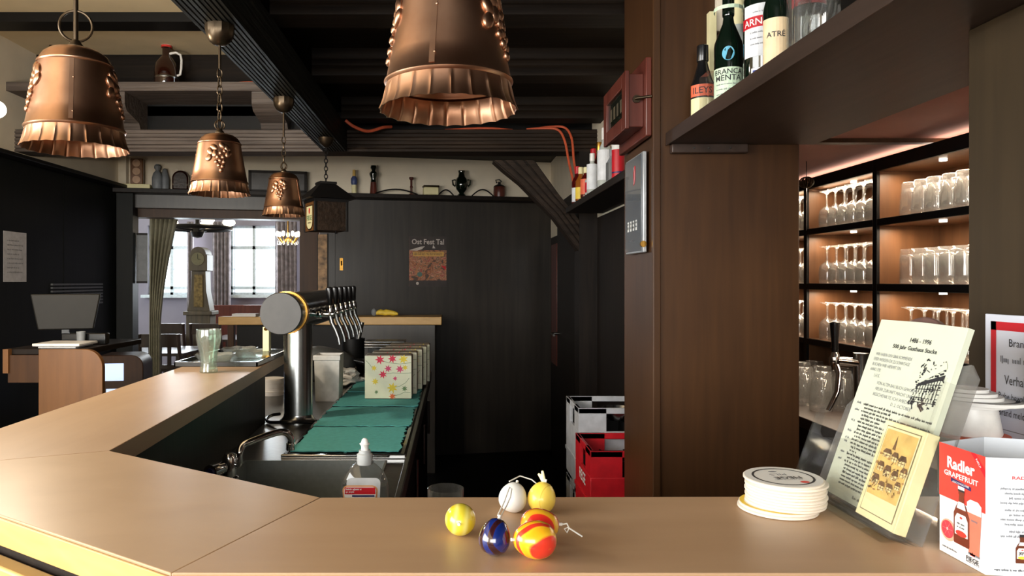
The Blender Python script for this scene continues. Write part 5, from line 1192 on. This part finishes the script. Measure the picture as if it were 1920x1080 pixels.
f.poly([(w*.70,h_),(w*.80,h_),(w,h_*.885),(w,h_*.82)],M['red_d'],'corner_ribbon',2); f.text('NEU!',w*.87,h_*.925,w*.14,M['paper'],h_*.02,h=3,rot=-.9)
cx=w*.51; Bz=h_*.145
prof=[(.16,0),(.17,.03),(.17,.52),(.12,.64),(.062,.74),(.055,.86),(.065,.88),(.065,.93),(.06,1)]
bh=h_*.515
def bott(cx,bz,bh,sc,bm,lab,cap):
    L=[(cx-r*sc,bz+z*bh) for r,z in prof]; Rr=[(cx+r*sc,bz+z*bh) for r,z in prof[::-1]]
    f.poly(L[::-1]+Rr[::-1],bm,'bottle_picture',3)
    f.poly([(cx-.14*sc,bz+.16*bh),(cx+.14*sc,bz+.16*bh),(cx+.14*sc,bz+.44*bh),(cx+.09*sc,bz+.53*bh),(cx-.09*sc,bz+.53*bh),(cx-.14*sc,bz+.44*bh)],M['paper'],'bottle_label_picture',4)
    f.ell(cx,bz+.2*bh,.12*sc,.05*bh,lab,'bottle_label_picture',5); f.greek(cx-.09*sc,cx+.09*sc,bz+.35*bh,.0016,K,'small_print',5); f.greek(cx-.09*sc,cx+.09*sc,bz+.29*bh,.0016,K,'small_print',5)
    f.ell(cx,bz+.47*bh,.03*sc,.02*bh,M['red'],'bottle_label_picture',5)
    f.poly([(cx-.10*sc,bz+.62*bh),(cx+.10*sc,bz+.62*bh),(cx+.06*sc,bz+.74*bh),(cx-.06*sc,bz+.74*bh)],M['paper'],'bottle_label_picture',4)
    f.rect(cx-.07*sc,cx+.07*sc,bz+.92*bh,bz+.955*bh,K,'cap_picture',4); f.rect(cx-.07*sc,cx+.07*sc,bz+.955*bh,bz+1.01*bh,cap,'cap_picture',4)
f.poly([(w*.66,h_*.12),(w*.88,h_*.12),(w*.93,h_*.53),(w*.63,h_*.53)],plain('pink_beer',(226,120,96),.5),'glass_picture',2); f.poly([(w*.635,h_*.47),(w*.925,h_*.47),(w*.93,h_*.555),(w*.86,h_*.585),(w*.70,h_*.585),(w*.63,h_*.555)],M['paper'],'foam_picture',3); f.rect(w*.65,w*.89,h_*.105,h_*.122,M['ink_g'],'glass_picture',2)
f.greek(w*.72,w*.86,h_*.40,.0022,M['ink_g'],'small_print',3)
bott(cx,Bz,bh,w,plain('beer_bottle_brown',(112,44,26),.4),M['red'],M['paper'])
f.ell(w*.21,h_*.225,w*.175,h_*.098,plain('peel',(240,168,140),.5),'grapefruit_picture',2); f.ell(w*.20,h_*.23,w*.14,h_*.08,plain('pink_flesh',(222,60,72),.5),'grapefruit_picture',3); f.ell(w*.20,h_*.235,w*.02,h_*.012,M['paper'],'grapefruit_picture',4)
for k in range(6):
    a_=k*PI/3; f.line([(w*.20,h_*.235),(w*(.20+.12*math.cos(a_)),h_*(.235+.068*math.sin(a_)))],.0004,plain('pink_line',(238,130,130),.5),'grapefruit_picture',4)
f.greek(w*.07,w*.42,h_*.055,.0013,K); f.text('FIEGE',w*.74,h_*.065,w*.26,K,h_*.04,bold=.02); f.greek(w*.6,w*.88,h_*.032,.0011,K)
f.poly([(w*.69,h_*.1),(w*.79,h_*.1),(w*.80,h_*.125),(w*.76,h_*.118),(w*.74,h_*.135),(w*.72,h_*.118),(w*.68,h_*.125)],M['red'],'crest',2)
f.done()
f=Flat((P1[0],P1[1]-.0001,ZB+.0005),(P2[0]-P1[0],P2[1]-P1[1],0),(0,0,1),t,.00022)
f.text('RADLER GRAPEFRUIT',.056,h_*.83,.062,M['red'],h_*.028,bold=.01,h=1); f.text('ALKOHOLFREI',.058,h_*.785,.044,M['red'],h_*.026,bold=.01,h=1)
for k,z_ in enumerate((.73,.69,.65,.61,.55,.51,.47,.43,.37,.33)): f.greek(.014+.004*(k%3),.098-.004*(k%2),h_*z_,.0015,M['ink_g'],'small_print')
for cx,m_ in ((.034,M['yellow']),(.047,M['red'])): bott(cx,h_*.115,h_*.24,.036,plain('beer_bottle_dark',(104,52,30),.4),m_,K)
f.greek(.008,.09,h_*.045,.0014,K)
f.done()
# ------------------------------------------------------------------ coaster stack on the bar
sx_,sy_=.4475,.972; z=ZB+.0005
cme=MB().lathe([(0,0),(.0495,0),(.0505,.0008),(.0505,.0028),(.0495,.0036),(0,.0036)],56).mesh('coaster'); cme.materials.append(M['card']); cme.shade_smooth(); cme.set_sharp_from_angle(angle=R(50))
offs=[(-.011,-.002),(-.0085,-.001),(.0,.0),(.001,0),(.0005,.001),(.0015,-.001),(.0,.001),(.001,0),(.0,.0),(.005,.004),(-.001,.003)]
lbs=['bottom beer mat of the stack, jutting out to one side','yellow-edged beer mat second from the bottom of the stack']+[ORD0[k]+' beer mat from the bottom of the stack on the bar, plain white' for k in range(2,9)]+['beer mat just under the top one, jutting out towards the holder','top beer mat of the stack with a black ring and brewery print']
for k,(ox,oy) in enumerate(offs):
    o=bpy.data.objects.new('coaster',cme); COL.objects.link(o); o.location=(sx_+ox,sy_+oy,z); z+=.0038
    tag(o,lbs[k],'coaster','beer mats in the stack on the bar')
    if k==1:
        y_=MB().lathe([(.044,.00375),(.0495,.00375)],56).build('printed_ring',M['yellow'],o)
    if k==len(offs)-1:
        o.rotation_euler=(R(.8),R(-.8),0)
        MB().lathe([(0,.0037),(.0488,.0037)],56).build('printed_face',M['card_w'],o)
        MB().lathe([(.0365,.0039),(.0395,.0039)],56).build('printed_ring',M['ink'],o)
        f=Flat((0,0,.0039),(1,0,0),(0,1,0),o,.0001); 
        f.text('FIEGE',.004,-.006,.036,M['ink'],.011,flip=True,bold=.02,rot=.06); f.text('PILS',-.003,.009,.022,M['ink_g'],.008,flip=True,rot=.06); f.ell(.017,-.026,.006,.0045,M['red'],'crest',1,10); f.ell(-.004,.024,.006,.003,M['ink_g'],'crest',1,10); f.greek(-.018,.02,-.016,.0015,M['ink_g'],'small_print',1)
        f.done()
# pile of saucers and mats behind the holder
qx,qy=.718,1.0
t=thing('ceramic_jar','white ceramic jar carrying loose beer mats behind the leaflet holder','jar',(qx,qy,ZB))
MB().lathe([(0,0),(.034,0),(.038,.01),(.038,.08),(.034,.092),(0,.092)],32).build('jar_body',M['whitep'],t)
z=ZB+.0925
o=solid('coaster',MB().lathe([(0,0),(.046,0),(.046,.003),(0,.003)],40),M['orange'],'orange-printed beer mat lowest on the white jar','coaster','mats on the jar'); o.location=(qx,qy,z); z+=.0035
t=thing('paper_cup','short white cup turned over on the orange mat','cup',(qx,qy,z),)
MB().lathe([(0,0),(.036,0),(.037,.003),(.031,.038),(0,.038)],32).build('cup_body',M['whitep'],t); z+=.0385
for k,(r_,ox,oy,lb) in enumerate(((.04,.004,0,'white mat on the upturned cup'),(.05,.012,-.006,'wide dark-ringed beer mat hanging over the cup edge'),(.038,0,0,'white mat above the dark-ringed one'),(.034,-.004,0,'small white mat near the top of the jar pile'),(.026,-.006,0,'smallest white mat on top of the jar pile'))):
    o=solid('coaster',MB().lathe([(0,0),(r_,0),(r_,.0045),(0,.0045)],40),M['card_w'],lb,'coaster','mats on the jar'); o.location=(qx+ox,qy+oy,z); 
    if k==1: MB().lathe([(r_*.74,.0047),(r_*.84,.0047)],40).build('printed_ring',M['ink'],o)
    z+=.005
# ------------------------------------------------------------------ easter eggs
M['egg_blue']=banded('blue_brown_marbling',[(0,(18,36,104)),(.5,(20,40,112)),(.62,(58,22,26)),(1,(44,18,24))],24,5,.18,1)
M['egg_or']=banded('yellow_red_marbling',[(0,(244,180,30)),(.45,(246,190,40)),(.62,(240,130,40)),(.72,(226,56,40)),(1,(226,60,40))],26,6,.25,.7)
M['egg_or2']=banded('yellow_red_marbling_wide',[(0,(226,50,40)),(.35,(228,60,40)),(.5,(240,170,40)),(1,(236,180,40))],19,5,.25,.7)
M['egg_ye']=banded('lemon_marbling',[(0,(226,208,60)),(.5,(238,226,120)),(1,(222,196,30))],12,3,.25,.7)
M['egg_py']=banded('pale_yellow_egg',[(0,(244,210,80)),(.45,(246,216,96)),(.5,(226,180,60)),(.56,(246,216,96)),(1,(246,214,90))],8,.5,.35,.4)
M['egg_wh']=plain('white_egg',(240,238,232),.4,noise=.02,coat=.3)
M['string']=plain('white_thread',(226,224,216),.7)
def egg(label,px,py,r_,L_,axis,mt,loop=None):
    z_=ZB; 
    dd=Vector(axis).normalized(); low=r_
    # resting height: support of the egg in direction -z
    half=L_/2; sup=math.sqrt((r_*math.hypot(dd.x,dd.y))**2*0+ (r_**2)*(1-dd.z**2)+(half**2)*dd.z**2)
    c=atz(px,py,ZB+sup)
    t_=thing('easter_egg',label,'easter egg',c,'easter eggs on the bar')
    t_.rotation_euler=dd.to_track_quat('Z','Y').to_euler()
    pr=[]
    for k in range(19):
        u=-1+2*k/18; pr.append((r_*math.sqrt(max(0,1-u*u))*(1-.13*u)*(1.0),half*u))
    pr[0]=(0,-half); pr[-1]=(0,half)
    MB().lathe(pr,40).build('shell',mt,t_)
    MB().cyl((0,0,half-.0005),(0,0,half+.003),.0018,n=10).build('hanger_pin',M['string'],t_)
    if loop:
        inv=(Matrix.Translation(c)@dd.to_track_quat('Z','Y').to_matrix().to_4x4()).inverted()
        MB().tube([inv@(Vector(c)+Vector(p)) for p in loop],.0009,6).build('thread_loop',M['string'],t_)
    return t_
egg('lemon yellow marbled egg lying apart from the others',863,975,.0187,.0415,(-.08,-.95,.1),M['egg_ye'])
egg('dark blue and brown marbled egg',928,1006,.0176,.0415,(.25,.35,.9),M['egg_blue'],[(.006,.006,.018),(.010,.02,.020),(.016,.04,.022),(.022,.06,.026),(.025,.075,.032),(.022,.074,.034),(.014,.045,.026),(.004,.010,.0205)])
egg('plain white egg at the back',962,932,.0185,.040,(.3,.5,.8),M['egg_wh'],[(-.004,.014,.017),(.012,.03,.02),(.028,.03,.015),(.036,.022,.010),(.03,.02,.006)])
te=egg('plain yellow egg with pale ribbon ears at the back',1016,932,.0185,.041,(.25,.25,.9),M['egg_py'])
for s in (0,1): MB().tube([(.002*s,0,.018),(.004+.004*s,.002,.026),(.007+.005*s,.002,.033-.005*s)],[.0018,.0026,.0016],8).build('ribbon_ear',M['cream'],te)
egg('yellow egg with swirling red stripes in front, pin towards the blue egg',1002,1012,.0205,.0505,(-.92,-.32,.12),M['egg_or'])
egg('yellow egg with a broad red patch, half hidden behind the striped one',1012,985,.0195,.047,(.93,-.2,.12),M['egg_or2'],[(.022,-.004,.004),(.027,-.005,.003),(.031,-.0055,.004),(.0335,-.006,-.001),(.031,-.007,-.006),(.028,-.006,-.002),(.032,-.007,0),(.048,-.012,-.009)])
# ------------------------------------------------------------------ dining room beyond the opening
def pleated(x0,x1,y,z0,z1,n,amp,mt,name,label,cat,grp=None,taper=None,split=24):
    mb=MB(); cols=n*8; rows_=split; V=[];Fc=[]
    for j in range(rows_+1):
        k=j/rows_; z_=z0+(z1-z0)*k
        a,b=(x0,x1) if taper is None else taper(k)
        for i in range(cols+1):
            u=i/cols; V.append((a+(b-a)*u,y+amp*math.sin(2*PI*n*u+.6*k)*(1+.2*math.sin(9*u+4*k)),z_))
    for j in range(rows_):
        for i in range(cols): Fc.append((j*(cols+1)+i,j*(cols+1)+i+1,(j+1)*(cols+1)+i+1,(j+1)*(cols+1)+i))
    mb.add(V,Fc); o=mb.build(name,mt); s=o.modifiers.new('thickness','SOLIDIFY'); s.thickness=.006
    return tag(o,label,cat,grp)
def tp_(k):
    top=(282,334); bot=(279,300)
    kk=min(1,max(0,(k-.28)/.72)); w_=300+(334-300)*(kk**1.6)
    l=280; Y=6.3
    return ((l-VX)*Y/F,(w_-VX)*Y/F)
pleated(0,1,6.3,.62,W+.57,6,.011,M['curtain'],'curtain','sage curtain gathered at the side of the dining room opening','curtain',None,tp_)
pleated((398-VX)*10.3/F,(432-VX)*10.3/F,10.3,.01,W+.85,5,.02,M['lace'],'curtain','patterned grey curtain between the clock and the lit window','curtain','dining room window curtains')
pleated((516-VX)*10.3/F,(556-VX)*10.3/F,10.3,.01,W+.85,5,.02,M['lace'],'curtain','patterned grey curtain on the far side of the lit window, by the post','curtain','dining room window curtains')
pleated((350-VX)*10.3/F,(362-VX)*10.3/F,10.3,.01,W+.85,2,.02,M['lace'],'curtain','narrow patterned curtain hidden half behind the clock','curtain','dining room window curtains')
# long case clock
cY=9.6; cxm=(377-VX)*cY/F
t=thing('longcase_clock','tall olive-brown longcase clock with an arched hood','clock',(cxm,cY,0))
def zc_(py): return W+(VY-py)*cY/F
MB().box(-.16,.16,-.12,.12,0,zc_(588)).build('plinth',M['clockw'],t,bevel=.01); MB().box(-.19,.19,-.14,.14,zc_(590),zc_(583)).build('plinth_moulding',M['clockw'],t,bevel=.006)
MB().prismY([(-.15,zc_(583)),(.15,zc_(583)),(.10,zc_(545)),(.092,zc_(508)),(-.092,zc_(508)),(-.10,zc_(545))],-.10,.10).build('trunk',M['clockw'],t,bevel=.006)
MB().prismY([(-.06,zc_(575)),(.06,zc_(575)),(.055,zc_(515)),(-.055,zc_(515))],-.108,-.10).build('trunk_door',plain('gilded_carving',(110,92,54),.35,.4,nscale=30,noise=.5,bump=1),t)
hp_=[(-.12,zc_(508)),(.12,zc_(508)),(.12,zc_(478))]+[(.105*math.cos(k*PI/12),zc_(478)+.105*math.sin(k*PI/12)) for k in range(13)]+[(-.12,zc_(478))]
MB().prismY(hp_,-.12,.12).build('hood',M['clockw'],t,bevel=.006); MB().cyl((0,-.12,zc_(486)),(0,-.126,zc_(486)),.085,n=32).build('dial',plain('aged_dial',(96,90,62),.4),t)
MB().box(-.002,.002,-.129,-.126,zc_(486),zc_(477)).build('clock_hand',M['black'],t); MB().box(0,.04,-.129,-.126,zc_(487),zc_(486.5)).build('clock_hand',M['black'],t)
# ring chandelier, crystal chandelier
kY=7.4; kx=(370-VX)*kY/F; kz=W+(VY-428)*kY/F
t=thing('ring_chandelier','dark ring chandelier with lit shades seen through the opening','chandelier',(kx,kY,kz))
MB().tube([(.33*math.cos(k*PI/16),.33*math.sin(k*PI/16),0) for k in range(32)],.022,8,True).build('ring',M['black_iron'],t)
MB().lathe([(0,-.10),(.05,-.09),(.07,-.04),(.05,.02),(.02,.05),(.02,.712),(0,.712)],18).build('hub',M['black_iron'],t)
for a0 in range(5):
    a_=a0*2*PI/5+.35; MB().cyl((.04*math.cos(a_),.04*math.sin(a_),-.02),(.33*math.cos(a_),.33*math.sin(a_),0),.012,n=8).build('arm',M['black_iron'],t)
    sd=MB().lathe([(.02,.03),(.05,.04),(.065,.06),(.06,.085),(.03,.10),(0,.105)],18,Matrix.Translation((.31*math.cos(a_),.31*math.sin(a_),0))).build('lit_shade',M['bulb'],t)
kY=9.0; kx=(540-VX)*kY/F; kz=W+(VY-448)*kY/F
t=thing('crystal_chandelier','sparkling crystal chandelier beside the brown post','chandelier',(kx,kY,kz))
MB().cyl((0,0,0),(0,0,.72),.008).build('stem',M['gold'],t)
for k in range(7):
    a_=k*2*PI/7; x,y=.13*math.cos(a_),.13*math.sin(a_); MB().tube([(0,0,.02),(x*.6,y*.6,-.05),(x,y,.02)],.008,6).build('arm',M['gold'],t); MB().ell((x,y,.06),.022,.022,.035,10,6).build('lit_candle',M['bulb'],t); MB().ell((x*.9,y*.9,-.05),.012,.012,.03,8,6).build('crystal_drop',M['glass_s'],t)
l=bpy.data.lights.new('chandelier_light','POINT'); l.energy=10; l.color=(1,.85,.65); l.shadow_soft_size=.15; o=bpy.data.objects.new('chandelier_light',l); COL.objects.link(o); o.location=(kx,kY,kz-.1)
# tables and chairs
def dtable(x,y,label,cloth=True,w_=.45):
    t_=thing('dining_table',label,'table',(x,y,0),'dining tables')
    MB().box(-w_,w_,-.4,.4,.72,.75).build('table_top',M['chair'],t_,bevel=.004)
    for sx in (-1,1):
        for sy in (-1,1): MB().box(sx*(w_-.06)-.03,sx*(w_-.06)+.03,sy*.34-.03,sy*.34+.03,0,.72).build('leg',M['chair'],t_)
    if cloth:
        o_=solid('tablecloth',MB().add([(-w_-.01,-.41,.55),(w_+.01,-.41,.55),(w_+.01,.41,.55),(-w_-.01,.41,.55),(-w_-.01,-.41,.753),(w_+.01,-.41,.753),(w_+.01,.41,.753),(-w_-.01,.41,.753)],[(4,5,6,7),(0,1,5,4),(1,2,6,5),(2,3,7,6),(3,0,4,7)]),M['cloth'],'white cloth over the '+label,'tablecloth','tablecloths'); o_.location=(x,y,0)
def dchair():
    t_=thing('dining_chair','dark wooden dining chair','chair',(0,0,0),'dining chairs')
    MB().box(-.21,.21,-.20,.20,.43,.465).build('seat',M['chair'],t_,bevel=.008)
    for sx in (-1,1):
        MB().box(sx*.19-.018,sx*.19+.018,-.19,-.155,0,.43).build('leg',M['chair'],t_); MB().add([],[]) 
        m_=MB(); m_.tube([(sx*.19,.18,0),(sx*.19,.185,.45),(sx*.18,.22,.75),(sx*.175,.25,.98)],.018,8); m_.build('leg',M['chair'],t_)
    bk=MB().box(-.19,.19,.225,.25,.86,.98).build('backrest',M['chair'],t_,bevel=.006); MB().box(-.18,.18,.205,.222,.66,.70).build('back_rail',M['chair'],t_,bevel=.004)
    for k in range(3): MB().box(-.10+.085*k,-.07+.085*k,.212,.232,.70,.86).build('slat',M['chair'],t_)
    for sx in (-1,1): MB().box(sx*.19-.01,sx*.19+.01,-.16,.18,.2,.22).build('stretcher',M['chair'],t_)
    return t_
pc=dchair(); used=False
def chair(x,y,a,label):
    global used
    o=pc if not used else copy_tree(pc); used=True
    o.location=(x,y,0); o.rotation_euler=(0,0,R(a)); o['label']=label
dtable((300-VX)*9.3/F,9.25,'table under the curtained dining room window',True,.2); dtable((478-VX)*9.1/F,9.1,'dark table below the bright dining room window',False,.5); dtable((290-VX)*7.45/F,7.45,'near table beside the sage curtain',False)
for px,y,a,lb in ((318,6.72,180,'dark dining chair nearest the opening, back to the viewer'),(330,8.35,180,'dark dining chair in front of the white-clothed table'),(405,8.3,170,'dark dining chair in front of the clock'),(484,8.3,185,'dark dining chair below the bright window'),(428,6.98,120,'dark dining chair half hidden by the back counter')):
    chair((px-VX)*y/F,y,a,lb)
t=thing('window_bench','dark red wooden bench along the dining room wall','bench',((470-VX)*9.8/F,9.95,0))
MB().box(-.75,.55,-.2,.2,.42,.47).build('seat',M['redwood'],t,bevel=.005); MB().box(-.75,.55,.16,.2,.47,1.12).build('backrest',M['redwood'],t,bevel=.005)
for x in (-.72,.5): MB().box(x-.02,x+.02,-.18,.2,0,.42).build('leg',M['redwood'],t)
t=thing('jukebox','wooden cabinet with a bluish lit screen behind the bar arm','cabinet',(-2.13,4.55,0),rz=R(10)); t.name='screen_cabinet'  # the glowing patches stand in for bluish reflections
zs=W-.47
pts=[(-.10,0),(.16,0)]+[(.16-.07+.07*math.cos(k*PI/12),zs-.07+.07*math.sin(k*PI/12)) for k in range(7)]+[(-.10,zs)]
MB().prismY(pts,0,.25).build('cabinet_body',M['pillar'],t,bevel=.004); MB().box(-.085,.045,-.006,0,zs-.16,zs-.05).build('screen',M['screenlit'],t,bevel=.004); MB().box(-.06,.045,-.006,0,zs-.30,zs-.21).build('screen',M['screenlit'],t,bevel=.004)
